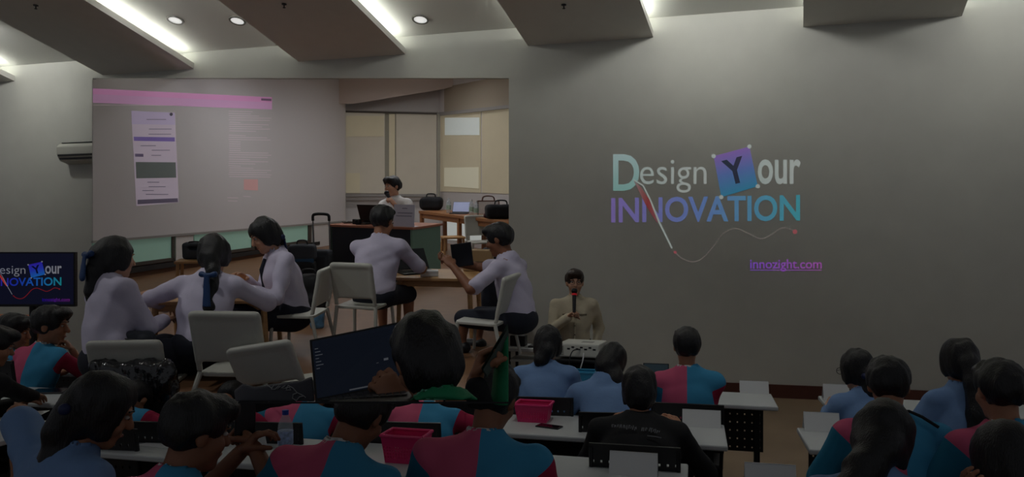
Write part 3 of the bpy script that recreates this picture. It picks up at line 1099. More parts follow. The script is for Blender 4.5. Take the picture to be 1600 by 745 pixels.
CH = []
def hall_chair(label, loc, rz, sc=1.0):
    if not CH:
        t = thing('stacking_chair', label, 'chair', loc, rz, 'black perforated chairs', sc)
        f = Field((-0.3, -0.3, 0.36), (0.3, 0.3, 0.52), 0.016)
        f.rbox((0, 0.0, 0.44), (0.215, 0.205, 0.02), rad=0.018, k=0)
        np_mesh('seat', [f.mesh()], MATS['plastic_black'], t)
        hole_panel('backrest', 0.43, 0.30, 11, 5, MATS['plastic_black'], t, (0, -0.225, 0.54), rx=0.14, hole=0.26, rows=(1, 2, 3))
        fr = MATS['metal_dark']
        for q in (-1, 1):
            MB().tube([(q * 0.2, 0.17, 0.0), (q * 0.2, 0.16, 0.42), (q * 0.2, -0.18, 0.43)], 0.011).build('leg', fr, t)
            MB().tube([(q * 0.2, -0.22, 0.0), (q * 0.2, -0.19, 0.42), (q * 0.205, -0.235, 0.62), (q * 0.205, -0.262, 0.82)], 0.011).build('leg', fr, t)
        CH.append(t)
        return t
    src = CH[0]
    r = src.copy(); COL.objects.link(r)
    r.location = loc; r.rotation_euler = (0, 0, rz); r.scale = (sc, sc, sc); r['label'] = label
    for ch in list(src.children):
        cc = ch.copy(); COL.objects.link(cc); cc.parent = r
    return r

def name_card(label, x, by, wpx, hpx, k, rz=HYAW):
    """folded card standing on a table; (x, by) base centre in the photograph, on the 0.72 m table plane"""
    d = F * (CAMZ - 0.72) / (by - HOR)
    p = P(x, by, d); p.z = 0.7205
    wd, ht = wpx / F * d, hpx / F * d
    t = thing('name_card', label, 'name card', p, rz, 'folded white name cards')
    th = 0.0015
    for nm, q in (('front_flap', -1), ('back_flap', 1)):
        a = [(-wd / 2, q * 0.045, 0), (wd / 2, q * 0.045, 0), (wd / 2, 0, ht), (-wd / 2, 0, ht)]
        MB().slab(a, [(v[0], v[1] - q * 0.002, v[2]) for v in a]).build(nm, MATS['paper_white'], t)
name_card('blank white card at the right end of the front row table', 1178, 613, 43, 18, 0)
name_card('blank white card beside the black-shirted person', 1096, 665, 58, 25, 1)
name_card('blank white card on the bottom centre table', 990, 739, 74, 33, 2)
name_card('blank white card at the left end of the right block table', 1283, 672, 52, 28, 1)
name_card('blank white card beside the girl with glasses', 1306, 624, 38, 24, 0)
name_card('blank white card low between the two blocks of tables', 1203, 764, 76, 40, 2)
tb = thing('side_table', 'low white table under the card at the bottom edge between blocks', 'table', P(1215, 775, 3.05), HYAW)
tb.location.z = 0
MB().box(-0.16, 0.3, -0.22, 0.2, 0.69, 0.72).build('table_top', MATS['table_white'], tb, bevel=0.006)
for qx in (-0.13, 0.27):
    for qy in (-0.18, 0.16):
        MB().cyl((qx, qy, 0), (qx, qy, 0.69), 0.015).build('leg', MATS['metal_dark'], tb)
def on_table(x, y, z=0.7205):
    d = F * (CAMZ - z) / (y - HOR)
    p = P(x, y, d)
    return p, d

def basket(label, x0, x1, ytop, ybase, m, rz=HYAW, dep=0.7):
    p, d = on_table((x0 + x1) / 2, ybase)
    wd, ht = (x1 - x0) / F * d, (ybase - ytop) / F * d * 0.8
    t = thing('basket', label, 'basket', p + Vector((0, wd * dep / 2, 0)), rz)
    b0, b1 = wd * 0.40, wd * 0.48
    dy0, dy1 = b0 * dep, b1 * dep
    th = 0.006
    def side(name, a, b, c_, d_):
        nx, nz = 13, 4
        vs, fs = [], []
        A, B, Cc, D = map(Vector, (a, b, c_, d_))
        xs = [0] + [v for i in range(nx) for v in ((i + 0.3) / nx, (i + 0.7) / nx)] + [1]
        zs = [0, 0.12] + [v for j in range(nz) for v in (0.16 + 0.12 * j, 0.16 + 0.12 * j + 0.07)] + [0.75, 1]
        for w_ in zs:
            for u in xs:
                vs.append((A.lerp(B, u)).lerp(D.lerp(Cc, u), w_))
        n = len(xs)
        for j in range(len(zs) - 1):
            for i in range(n - 1):
                if i % 2 == 1 and j >= 2 and j % 2 == 0 and j < 10:
                    continue
                fs.append((j * n + i, j * n + i + 1, (j + 1) * n + i + 1, (j + 1) * n + i))
        o = MB().add(vs, fs).build(name, m, t)
        md = o.modifiers.new('thick', 'SOLIDIFY'); md.thickness = 0.004
    c0 = [(-b0, -dy0, 0.004), (b0, -dy0, 0.004), (b0, dy0, 0.004), (-b0, dy0, 0.004)]
    c1 = [(-b1, -dy1, ht), (b1, -dy1, ht), (b1, dy1, ht), (-b1, dy1, ht)]
    for i in range(4):
        j = (i + 1) % 4
        side('side_wall', c0[i], c0[j], c1[j], c1[i])
    MB().box(-b0, b0, -dy0, dy0, 0, 0.005).build('bottom', m, t)
    rim = [c1[0], c1[1], c1[2], c1[3]]
    mb = MB()
    for i in range(4):
        mb.cyl(rim[i], rim[(i + 1) % 4], 0.008, n=8)
    mb.build('rim', m, t)
    return t
basket('bright pink plastic basket on the second row table', 806, 864, 627, 661, MATS['pink_plastic'])
basket('bright pink perforated basket on the third row table', 596, 668, 672, 726, MATS['pink_plastic'])
basket('teal plastic basket beside the projector cart on the front row table', 888, 934, 577, 603, MATS['teal_plastic'])

p, d = on_table(858, 667)
ph = thing('smartphone', 'black smartphone lying on the table beside the pink basket', 'phone', p, math.radians(60))
MB().box(-0.037, 0.037, -0.075, 0.075, 0, 0.008).build('body', MATS['plastic_black'], ph, bevel=0.003)
MB().box(-0.033, 0.033, -0.07, 0.07, 0.008, 0.0087).build('screen', mat('phone_glass', (30, 12, 20), 0.1), ph)

p, d = on_table(902, 604)
jar = thing('jar', 'small green-lidded jar beside the teal basket', 'jar', p + Vector((0, 0.05, 0)))
MB().lathe([(0, 0), (0.022, 0), (0.024, 0.01), (0.024, 0.06), (0.018, 0.07), (0, 0.07)], 14).build('glass_body', mat('jar_green', (90, 150, 60), 0.2), jar, smooth=True)
MB().lathe([(0, 0.07), (0.022, 0.07), (0.022, 0.095), (0, 0.095)], 14).build('lid', mat('lid_green', (110, 170, 50), 0.4), jar)

p, d = on_table(446, 720)
bt = thing('water_bottle', 'clear plastic water bottle with blue cap on the third row table', 'bottle', p)
clear = mat('clear_plastic', (200, 210, 215), 0.12, alpha=0.35)
MB().lathe([(0, 0), (0.034, 0), (0.037, 0.01), (0.036, 0.04), (0.034, 0.05), (0.037, 0.06), (0.037, 0.16), (0.034, 0.185), (0.018, 0.222), (0.014, 0.232), (0, 0.232)], 20).build('bottle_body', clear, bt, smooth=True)
MB().lathe([(0.0375, 0.085), (0.0378, 0.086), (0.0378, 0.15), (0.0375, 0.151)], 20).build('label_band', mat('label_blue', (150, 170, 205), 0.5, var=0.5, vscale=45), bt, smooth=True)
MB().lathe([(0, 0.23), (0.016, 0.23), (0.016, 0.252), (0, 0.252)], 16).build('cap', mat('cap_blue', (30, 70, 170), 0.4), bt)

def sheet(label, x, y, wd, ht, rz, m='paper_white', z=0.7205):
    p, d = on_table(x, y, z)
    t = MB().box(-wd / 2, wd / 2, -ht / 2, ht / 2, 0, 0.0015).build('paper_sheet', MATS[m])
    t.location = p; t.rotation_euler = (0, 0, rz)
    return tag(t, label, 'paper', 'sheets of paper on tables')
sheet('white paper sheet on the far left third row table', 34, 650, 0.21, 0.29, 0.2)
sheet('white printed sheet under the water bottle', 478, 722, 0.21, 0.29, 0.4)
sheet('pale paper sheet left of the boy holding a phone', 270, 688, 0.21, 0.29, -0.3)
p, d = on_table(520, 727)
mk = thing('marker_pen', 'black marker pen lying near the water bottle', 'pen', p + Vector((0, 0, 0.008)), 0.8)
MB().cyl((-0.06, 0, 0), (0.03, 0, 0), 0.008).build('barrel', MATS['plastic_black'], mk)
MB().cyl((0.03, 0, 0), (0.06, 0, 0), 0.009).build('pen_cap', MATS['plastic_black'], mk)
p, d = on_table(405, 700)
cd = thing('folded_card', 'small folded white card seen edge-on beside the water bottle', 'card', p, 1.2)
for q in (-1, 1):
    a = [(-0.04, q * 0.02, 0), (0.04, q * 0.02, 0), (0.04, 0, 0.085), (-0.04, 0, 0.085)]
    MB().slab(a, [(v[0], v[1] - q * 0.002, v[2]) for v in a]).build('flap', MATS['paper_white'], cd)

def laptop(label, p, rz, wd, dep, opened, lidm='plastic_black', disp=None, rake=False, group=None):
    t = thing('laptop', label, 'laptop', p, rz, group, rake=rake)
    MB().box(-wd / 2, wd / 2, -dep / 2, dep / 2, 0, 0.014).build('base', MATS[lidm], t, bevel=0.004)
    kb = MB().box(-wd / 2 + 0.02, wd / 2 - 0.02, -dep / 2 + 0.09 * dep / 0.22, dep / 2 - 0.02, 0.0142, 0.016).build('keyboard', MATS['metal_dark'], t)
    M = Matrix.Translation((0, dep / 2, 0.014)) @ Matrix.Rotation(math.radians(opened), 4, 'X')
    lid = MB().box(-wd / 2, wd / 2, -0.008, 0.0, 0, dep, M).build('lid', MATS[lidm], t, bevel=0.003)
    MB().box(-wd / 2 + 0.008, wd / 2 - 0.008, -0.0095, -0.008, 0.012, dep - 0.008, M).build('display', disp or MATS['screen_dark'], t)
    return t
p, d = on_table(1024, 603)
laptop('open laptop on the front row table left of the boy with folded arms', p + Vector((0.0, 0.0, 0)), HYAW, 0.2, 0.15, -14,
       disp=mat('disp_grey', (60, 80, 90), 0.3, emit=0.03))
p, d = on_table(78, 612)
tbx = thing('tablet', 'dark tablet in a folio case on the far left table', 'tablet', p, 0.1)
MB().box(-0.13, 0.13, -0.095, 0.095, 0.0, 0.012).build('case', mat('case_grey', (58, 58, 60), 0.6), tbx, bevel=0.004)
MB().box(-0.12, 0.12, -0.085, 0.085, 0.012, 0.0128).build('screen', MATS['screen_dark'], tbx)

# projector on its cart, table by the wall
PD = 6.2
c = P(910, 557, PD)
cart = thing('projector_cart', 'black projector cart between the front row and the presenter', 'cart', Vector((c.x, c.y, 0)), math.radians(-20))
MB().box(-0.24, 0.24, -0.2, 0.2, c.z - 0.025, c.z - 0.001).build('top_shelf', MATS['metal_dark'], cart, bevel=0.005)
MB().box(-0.24, 0.24, -0.2, 0.2, 0.12, 0.14).build('bottom_shelf', MATS['metal_dark'], cart, bevel=0.005)
MB().box(-0.225, 0.225, 0.15, 0.165, 0.2, c.z - 0.03).build('back_panel', mat('cart_blue', (24, 34, 56), 0.6), cart)
for qx in (-1, 1):
    for qy in (-1, 1):
        MB().cyl((qx * 0.22, qy * 0.18, 0.06), (qx * 0.22, qy * 0.18, c.z - 0.02), 0.013).build('post', MATS['metal_dark'], cart)
        MB().cyl((qx * 0.22 - 0.012, qy * 0.18, 0.03), (qx * 0.22 + 0.012, qy * 0.18, 0.03), 0.03).build('wheel', MATS['plastic_black'], cart)
pj = thing('projector', 'white projector with rear sockets on the black cart', 'projector', c, math.radians(-20))
MB().box(-0.175, 0.175, -0.15, 0.17, 0.012, 0.125).build('casing', mat('projector_white', (206, 206, 196), 0.5), pj, bevel=0.012)
for k in range(7):
    MB().box(-0.09 + 0.036 * k, -0.066 + 0.036 * k, -0.1515, -0.15, 0.075 + 0.014 * (k % 2), 0.088 + 0.014 * (k % 2)).build('socket', MATS['plastic_black'], pj)
for k in range(6):
    MB().box(-0.16, -0.12, -0.1515, -0.15, 0.03 + 0.013 * k, 0.036 + 0.013 * k).build('vent_slot', mat('slot_grey', (110, 110, 104), 0.6), pj)
MB().box(0.0, 0.1, -0.04, 0.03, 0.125, 0.1265).build('badge', mat('badge_grey', (150, 150, 144), 0.5), pj)
for qx in (-1, 1):
    MB().cyl((qx * 0.14, 0, 0), (qx * 0.14, 0, 0.014), 0.015).build('foot', MATS['plastic_black'], pj)
cb = thing('projector_cable', 'black cable hanging from the back of the projector', 'cable', c)
R20 = Matrix.Rotation(math.radians(-20), 4, 'Z')
MB().tube([R20 @ Vector(p) for p in smooth_pts([(0.02, -0.152, 0.08), (-0.03, -0.2, 0.07), (-0.05, -0.23, -0.02), (-0.04, -0.23, -0.2)])], 0.005, 6).build('cord', MATS['plastic_black'], cb)
cw = thing('white_cable', 'white cable running down from the projector to the teal basket', 'cable', c)
MB().tube([R20 @ Vector(p) for p in smooth_pts([(0.05, -0.152, 0.05), (0.06, -0.22, 0.0), (0.03, -0.25, -0.12), (0.0, -0.27, -0.24)])], 0.005, 6).build('cord', MATS['paper_white'], cw)

SD = 7.7
c = P(812, 540, SD)
st = thing('side_table', 'white table with a shelf by the wall left of the presenter', 'table', Vector((c.x, c.y, 0)), HYAW)
MB().box(-0.1, 0.42, -0.2, 0.2, c.z - 0.035, c.z).build('table_top', MATS['table_white'], st, bevel=0.006)
MB().box(-0.08, 0.40, -0.18, 0.18, c.z - 0.14, c.z - 0.12).build('shelf', MATS['table_white'], st)
for qx in (-0.07, 0.39):
    for qy in (-0.17, 0.17):
        MB().cyl((qx, qy, 0), (qx, qy, c.z - 0.03), 0.016).build('leg', MATS['metal_dark'], st)
bx = thing('equipment_box', 'small black box standing on the side table', 'box', c + Vector((0.0, 0.0, 0.001)), HYAW)
MB().box(-0.09, 0.07, -0.06, 0.06, 0, 0.11).build('casing', MATS['plastic_black'], bx, bevel=0.008)
MB().cyl((0.0, -0.06, 0.055), (0.0, -0.064, 0.055), 0.03).build('dial', MATS['metal_dark'], bx)
lp = thing('slim_laptop', 'closed dark laptop lying on the side table', 'laptop', c + Vector((0.22, -0.1, 0.001)), HYAW)
MB().box(-0.12, 0.14, -0.09, 0.09, 0, 0.01).build('base', MATS['plastic_black'], lp, bevel=0.003)
MB().box(-0.12, 0.14, -0.09, 0.09, 0.011, 0.018).build('lid', MATS['metal_dark'], lp, bevel=0.003)

c = P(20, 494, 8.2)
sh_ = thing('low_cabinet', 'long orange-topped low cabinet behind the television stand', 'cabinet', Vector((c.x, c.y, 0)), HYAW)
MB().box(-0.8, 0.32, -0.22, 0.22, c.z - 0.04, c.z).build('cabinet_top', mat('orange_wood', (196, 104, 50), 0.5, var=0.1), sh_, bevel=0.005)
MB().box(-0.78, 0.30, -0.2, 0.2, 0.0, c.z - 0.04).build('body', MATS['wood_mid'], sh_)
for k in range(2):
    MB().box(-0.76 + 0.53 * k, -0.25 + 0.53 * k, -0.215, -0.2, 0.05, c.z - 0.08).build('door', MATS['wood_light'], sh_, bevel=0.004)

# ------------------------------------------------------------------ people in the hall
FWD = -13
def chair_for(info, label, back=0.0, sc=None):
    r = info['root']
    a = info['yaw']
    off = Vector((math.sin(a), -math.cos(a), 0)) * back
    hall_chair(label, Vector((r.location.x, r.location.y, 0)) + off, a, sc or min(1.1, max(0.9, info['s'])))

i1 = person('girl in a blue shirt with dark tied hair seated left of the projector', 857, 537, 5.15, yaw=-8, lean=20, head=(12, -18, 0), sw=1.08, hair='long',
            chain=[(0, -0.10, -0.03, 0.05), (-0.04, -0.11, -0.10, 0.045), (-0.06, -0.10, -0.14, 0.02)], shirt='denim_blue', sleeve='long', collar='denim_blue', h=0.015)
chair_for(i1, 'black perforated chair of the girl left of the projector')
i2 = person('girl in a blue shirt leaning over the front row table, hair falling sideways', 955, 566, 4.85, yaw=-6, lean=36, roll=-8, head=(40, -20, 14), sw=1.05, hair='long',
            chain=[(-0.02, -0.08, -0.02, 0.07), (0.02, -0.12, -0.10, 0.06), (0.07, -0.15, -0.17, 0.05), (0.13, -0.16, -0.24, 0.03)], shirt='denim_blue', sleeve='long', collar='denim_blue', h=0.015,
            hands=((-0.28, 0.42, 0.76), (0.2, 0.5, 0.76)))
chair_for(i2, 'black perforated chair of the girl leaning over the table')
i3 = person('boy in a half pink half blue shirt sitting upright at the front row', 1073, 541, 4.8, yaw=FWD, lean=5, head=(4, 2, 0), sw=1.08, collar='collar_white', h=0.013,
            hands=((0.06, 0.22, 0.80), (-0.02, 0.25, 0.82)), poles=((-0.5, -0.6, -1), (0.5, -0.6, -1)))
chair_for(i3, 'black perforated chair of the upright pink and blue shirted boy')
i4 = person('broad person in a black printed shirt seated in the second row', 999, 608, 4.0, yaw=FWD, lean=22, head=(16, 4, 0), sw=1.3, bulk=1.3, hair='long', shirt='black_shirt', sleeve='long',
            hands=((-0.18, 0.34, 0.76), (0.22, 0.36, 0.76)), poles=((-0.7, -0.6, -1), (0.7, -0.6, -1)), h=0.015)
chair_for(i4, 'black perforated chair of the person in black')
# grey print across the shoulders of the black shirt
pr = mat('print_grey', (110, 112, 116), 0.8)
def back_pt(info, u, v, lift):
    """a point on the wearer's back: u across, v up from the chest"""
    rt, up, fw, ch = info['rt'], info['up'], info['fw'], info['chest']
    return ch + rt * u + up * v - fw * lift
rs = random.Random(3)
def back_mark(info, pts, wd, name):
    n = len(pts)
    fr = [back_pt(info, u, v, l) for u, v, l in pts]
    mb = MB()
    for a, b in zip(fr[:-1], fr[1:]):
        mb.cyl(a, b, wd, n=5)
    mb.build(name, pr, info['root'])
def bl(u, v):
    return 0.165 - 0.9 * u * u - 0.5 * max(v - 0.06, 0)
x = -0.13
for k in range(26):
    if 14 <= k <= 15 or k == 19:
        x += 0.009
        continue
    v0 = 0.105 - 0.02 * k / 26
    u1 = x + rs.uniform(-0.003, 0.006)
    lo_v, hi_v = v0 + rs.uniform(-0.004, 0.004), v0 + rs.uniform(0.012, 0.022)
    back_mark(i4, [(x, lo_v, bl(x, lo_v)), (u1, hi_v, bl(u1, hi_v))], 0.0028, 'shirt_print')
    if k % 3 == 0:
        back_mark(i4, [(x, hi_v, bl(x, hi_v)), (x + 0.009, hi_v - 0.002, bl(x, hi_v))], 0.0025, 'shirt_print')
    x += 0.0095
back_mark(i4, [(0.05, 0.068, bl(0.05, 0.07)), (0.09, 0.066, bl(0.09, 0.07)), (0.12, 0.062, bl(0.12, 0.06))], 0.003, 'shirt_print')

i5 = person('girl with glasses and a navy hair bow in a blue shirt, right block', 1338, 577, 4.65, yaw=-2, lean=24, head=(16, 22, 0), sw=1.0, hair='long',
            chain=[(0.03, -0.10, -0.02, 0.05), (0.04, -0.12, -0.12, 0.045), (0.05, -0.12, -0.2, 0.03)], tie=((0.035, -0.12, -0.03), 'navy'), shirt='denim_blue', sleeve='long', collar='denim_blue', skin=0, h=0.015)
chair_for(i5, 'black perforated chair of the girl with glasses')
gm = MB()
hp5 = i5['hp']
for q in (-1, 1):
    ring = [hp5(q * 0.033 + 0.024 * math.cos(t), 0.108, 0.006 + 0.02 * math.sin(t)) for t in np.linspace(0, 2 * math.pi, 13)]
    gm.tube(ring, 0.0022, 5)
    gm.tube([hp5(q * 0.057, 0.106, 0.01), hp5(q * 0.083, 0.02, 0.008)], 0.002, 5)
gm.build('glasses', MATS['metal_dark'], i5['root'])
i6 = person('boy in a half pink half blue shirt with a dark lanyard, right block', 1388, 602, 3.25, yaw=-10, lean=22, head=(20, -16, -2), sw=1.14, collar='collar_white',
            hands=((-0.2, 0.42, 0.76), (0.2, 0.42, 0.76)), h=0.013)
chair_for(i6, 'black perforated chair of the boy with the lanyard')
MB().tube([i6['nb'] + i6['rt'] * u + i6['up'] * v - i6['fw'] * w_ for u, v, w_ in ((0.16, -0.04, 0.075), (0.10, 0.0, 0.08), (0.06, 0.025, 0.06), (0.055, 0.035, 0.0))], 0.007, 6).build('lanyard_strap', MATS['cloth_black'], i6['root'])
MB().tube([i6['nb'] + i6['rt'] * u + i6['up'] * v - i6['fw'] * w_ for u, v, w_ in ((-0.12, -0.07, 0.10), (-0.09, 0.0, 0.08), (-0.06, 0.025, 0.06), (-0.055, 0.035, 0.0))], 0.007, 6).build('lanyard_strap', MATS['cloth_black'], i6['root'])
i7 = person('girl in a blue shirt with a long black ponytail down her back', 1498, 563, 4.15, yaw=-4, lean=10, head=(8, 6, 0), sw=1.02, hair='long',
            chain=[(0, -0.11, 0.0, 0.05), (0.005, -0.15, -0.10, 0.05), (0.0, -0.19, -0.26, 0.052), (-0.015, -0.2, -0.42, 0.05), (-0.03, -0.19, -0.52, 0.035)],
            shirt='denim_blue', sleeve='long', collar='denim_blue', h=0.015)
chair_for(i7, 'black perforated chair of the girl with the long ponytail')
i8 = person('boy in a half pink half blue shirt at the right edge of the photo', 1561, 610, 3.0, yaw=-4, lean=12, head=(10, 0, 0), sw=1.1, collar='collar_white', h=0.013,
            hands=((-0.2, 0.38, 0.74), (0.2, 0.38, 0.74)))
chair_for(i8, 'black perforated chair of the boy at the right edge')
i9 = person('girl in a blue shirt with long hair over her shoulder, bottom right foreground', 1380, 682, 2.55, yaw=-14, lean=26, head=(30, -30, 6), sw=1.05, hair='long',
            chain=[(-0.03, -0.09, -0.01, 0.065), (-0.08, -0.13, -0.08, 0.06), (-0.15, -0.16, -0.16, 0.055), (-0.21, -0.17, -0.26, 0.05), (-0.24, -0.16, -0.36, 0.03)],
            shirt='denim_blue', sleeve='long', collar='denim_blue', h=0.014)
i10 = person('dark-haired girl resting her head on her hand, bottom right corner', 1568, 718, 2.5, yaw=-2, lean=28, head=(28, 4, 0), sw=1.0, hair='long', shirt='denim_blue', sleeve='short',
             hands=(P(1524, 762, 2.42), (0.2, 0.4, 0.74)), poles=((0.3, 0.1, -1), None), palm=((0.9, 0.3, 0.1), None), curls=(0.35, 0.3), h=0.014,
             chain=[(0, -0.08, -0.04, 0.07), (0.0, -0.12, -0.14, 0.06), (0, -0.14, -0.24, 0.05)])
# left side
iA = person('boy in a blue and pink shirt at the far left facing the television', 22, 517, 6.1, yaw=-26, lean=14, head=(16, -46, 0), sw=1.02, collar='collar_white', h=0.015, hs=1.15, skin=1, face=True)
chair_for(iA, 'black perforated chair of the boy at the far left')
iB = person('boy in a pink and blue shirt with chin on his hand, far left', 80, 508, 5.9, yaw=-18, lean=16, head=(8, -62, 0), sw=1.25, collar='collar_white', h=0.015, hs=1.25, skin=1, face=True,
            hands=((-0.1, 0.42, 0.76), (0.17, 0.24, 0.97)), poles=(None, (0.5, 0.5, -1)), palm=(None, (-0.6, -0.4, 0.4)), curls=(0.3, 0.8))
chair_for(iB, 'black perforated chair of the boy with chin on hand', back=0.02, sc=1.15)
iC = person('person in black at the left edge using a tablet', -8, 540, 4.6, yaw=-20, lean=16, head=(20, -30, 0), sw=1.1, shirt='black_shirt', sleeve='long', h=0.016, face=True,
            hands=((-0.1, 0.4, 0.76), Vector(on_table(64, 622, 0.755)[0])), palm=(None, (0, 0.2, -1)), hair='short')
chair_for(iC, 'black perforated chair of the person in black at the left edge')
iD = person('girl in a blue shirt with a long black ponytail, bottom left foreground', 160, 640, 2.5, yaw=-32, lean=26, head=(26, -28, 4), sw=1.05, hair='long',
            chain=[(-0.01, -0.10, 0.02, 0.04), (-0.03, -0.135, -0.05, 0.036), (-0.035, -0.135, -0.14, 0.042), (-0.04, -0.135, -0.26, 0.034), (-0.04, -0.13, -0.34, 0.016)],
            tie=((-0.03, -0.11, 0.02), 'navy', 0.05), shirt='denim_blue', sleeve='short', collar='denim_blue', h=0.013, face=True,
            hands=(P(30, 742, 2.75), (0.22, 0.40, 0.74)), poles=((-1, 0.2, 0.6), None))
# boys along the third row
iE = person('boy in a pink and blue shirt holding a phone before his face, bottom left', 308, 674, 2.35, yaw=-22, lean=24, head=(16, -26, 0), sw=1.05, collar='collar_white', h=0.012, face=True,
            hands=(P(376, 706, 2.62), P(398, 700, 2.62)), palm=((0.3, 0.2, -0.4), (-0.8, 0.1, 0.1)), curls=(0.5, 0.8), poles=(None, (1, 0.0, -0.7)), skin=2)
pe = iE['world'](iE['wr'][1]) + Vector((-0.045, 0.03, 0.09))
sp = thing('smartphone', 'dark smartphone held up by the boy at bottom left', 'phone', pe, math.radians(35))
MB().box(-0.037, 0.037, -0.004, 0.004, -0.075, 0.075).build('body', MATS['plastic_black'], sp, bevel=0.003)
MB().box(-0.033, 0.033, -0.0052, -0.004, -0.07, 0.07).build('screen', MATS['screen_dark'], sp)
iF = person('boy in a pink and blue shirt with bowed head behind the water bottle', 566, 646, 2.6, yaw=-8, lean=26, roll=9, head=(34, -14, 10), sw=1.1, collar='collar_white', h=0.012, skin=2)
iG = person('boy in a pink and blue shirt seen from behind, bottom centre', 772, 622, 2.68, yaw=-8, lean=14, roll=2, head=(24, -12, 4), sw=1.2, collar='collar_white', h=0.012, skin=2)
for j, (x_, lab) in enumerate(((206, 'pink and blue shirted student slumped behind the boy holding a phone'), (356, 'slumped student in pink and blue, left of the water bottle'),
                               (487, 'slumped student in pink and blue, right of the water bottle'), (669, 'slumped student in pink and blue behind the pink basket'))):
    im = person(lab, x_ + 4, 626, 4.72, yaw=-6, lean=44, head=(82, 0, 0), sw=1.22, collar='collar_white', h=0.016, legs=False,
                hands=((-0.25, 0.45, 0.60), (0.25, 0.45, 0.60)), poles=((-1, 0, -0.3), (1, 0, -0.3)))
    if j == 0:
        hall_chair('black perforated chair behind the boy holding a phone', Vector((-2.12, 4.12, 0)), math.radians(-8))
    else:
        chair_for(im, 'black perforated chair of the slumped student number %s from the left' % ('second', 'third', 'fourth')[j - 1])

# presenter in the hall
iP = person('person in a cream jacket standing at the wall, speaking into a microphone', 898, 441, 7.35, yaw=176, sit=False, lean=2, head=(2, 4, 0), sw=1.18, hs=1.08, hairmat='hair_brown',
            shirt='cream_jacket', sleeve='long', collar='cream_jacket', bottom='navy_cloth', skin=0, face=True, h=0.013, fold=0.008,
            hands=((-0.21, 0.03, 0.80), (0.06, 0.24, 1.16)), poles=((-0.5, -1, 0), (0.8, -0.4, -0.9)), palm=(None, (-0.7, 0.5, 0.2)), curls=(0.3, 0.95))
wp = iP['world']
def jacket_part(name, pts, r, m):
    MB().tube([np.array(p) for p in pts], r, 6).build(name, m, iP['root'])
dk = mat('jacket_seam', (120, 110, 92), 0.8)
jacket_part('front_placket', [(0.0, 0.118, 1.30), (0.0, 0.138, 1.15), (0.0, 0.135, 1.0), (0.0, 0.142, 0.86)], 0.008, MATS['cream_jacket'])
for k in range(5):
    jacket_part('button', [(0.0, 0.145, 1.24 - 0.09 * k), (0.0, 0.155, 1.24 - 0.09 * k)], 0.009, dk)
for q in (-1, 1):
    jacket_part('pocket_flap', [(q * 0.05, 0.132, 1.17), (q * 0.12, 0.105, 1.17)], 0.009, dk)
gm = MB()
for q in (-1, 1):
    gm.tube([iP['hp'](q * 0.033 + 0.025 * math.cos(t), 0.105, 0.006 + 0.019 * math.sin(t)) for t in np.linspace(0, 2 * math.pi, 13)], 0.002, 5)
    gm.tube([iP['hp'](q * 0.058, 0.1, 0.01), iP['hp'](q * 0.08, 0.01, 0.008)], 0.002, 5)
gm.build('glasses', MATS['metal_dark'], iP['root'])

def microphone(label, a, b, ring=(200, 30, 40), sc=1.0):
    a, b = Vector(a), Vector(b)
    u = (b - a).normalized()
    L = (b - a).length
    t = thing('microphone', label, 'microphone', a)
    t.rotation_mode = 'QUATERNION'
    t.rotation_quaternion = u.to_track_quat('Z', 'Y')
    MB().lathe([(0, 0), (0.013 * sc, 0), (0.017 * sc, L * 0.7), (0, L * 0.7)], 14).build('handle', MATS['plastic_black'], t, smooth=False)
    MB().lathe([(0.017 * sc, L * 0.70), (0.022 * sc, L * 0.71), (0.022 * sc, L * 0.77), (0.017 * sc, L * 0.78)], 14).build('ring', mat('mic_ring%d' % ring[0], ring, 0.4, emit=0.15), t)
    MB().lathe([(0, L * 0.77), (0.02 * sc, L * 0.78), (0.026 * sc, L * 0.88), (0.022 * sc, L * 0.97), (0, L)], 14).build('grille', MATS['metal_dark'], t, smooth=True)
hw_ = iP['world'](iP['wr'][1])
hk = hw_ + Vector((0.055, -0.055, 0.01))
microphone('black microphone with red ring held by the person in cream jacket', P(897, 488, 7.06), P(897.5, 450, 7.12), sc=1.15)

# ------------------------------------------------------------------ the classroom on its raked platform, seen through the wall's opening
def ptop(x, d):
    X = (x - 800) / F * d
    return Vector((X, d, zfloor(d)))
FE = 4.92
poly = [(145, FE), (795, FE), (795, 13.6), (690, 15.6), (535, 15.6), (145, 9.75)]
tops = [ptop(x, d) for x, d in poly]
mb = MB()
mb.slab(tops, [Vector((p.x, p.y, 0.004)) for p in tops])
tag(mb.build('floor_platform', MATS['wood_floor']), kind='structure')
a, b = tops[0], tops[1]
mb = MB()
fr = [Vector((a.x, FE - 0.02, 0.004)), Vector((b.x, FE - 0.02, 0.004)), Vector((b.x, FE - 0.02, b.z - 0.01)), Vector((a.x, FE - 0.02, a.z - 0.01))]
mb.slab(fr, [p + Vector((0, 0.018, 0)) for p in fr])
tag(mb.build('trim_1', MATS['fascia_dark']), kind='structure')

def dproj(x):
    t = (x - 145) / (540 - 145.0)
    return 1.0 / (1 / 9.7 + (1 / 15.0 - 1 / 9.7) * t)
def S(x, y, k=0.0):
    return P(x, y, dproj(x) * (1 - 0.00045 * k))
def slab_px(pts, fn, thick, m, name, parent=None, kind=None):
    fr = [fn(x, y) for x, y in pts]
    nrm = (fr[1] - fr[0]).cross(fr[2] - fr[0]).normalized()
    if nrm.y < 0: nrm = -nrm
    if parent is not None:
        inv = Matrix.LocRotScale(parent.location, parent.rotation_euler, parent.scale).inverted()
        bk = [inv @ (p + nrm * thick) for p in fr]
        fr = [inv @ p for p in fr]
    else:
        bk = [p + nrm * thick for p in fr]
    o = MB().slab(fr, bk).build(name, m, parent)
    if kind: o['kind'] = kind
    return o
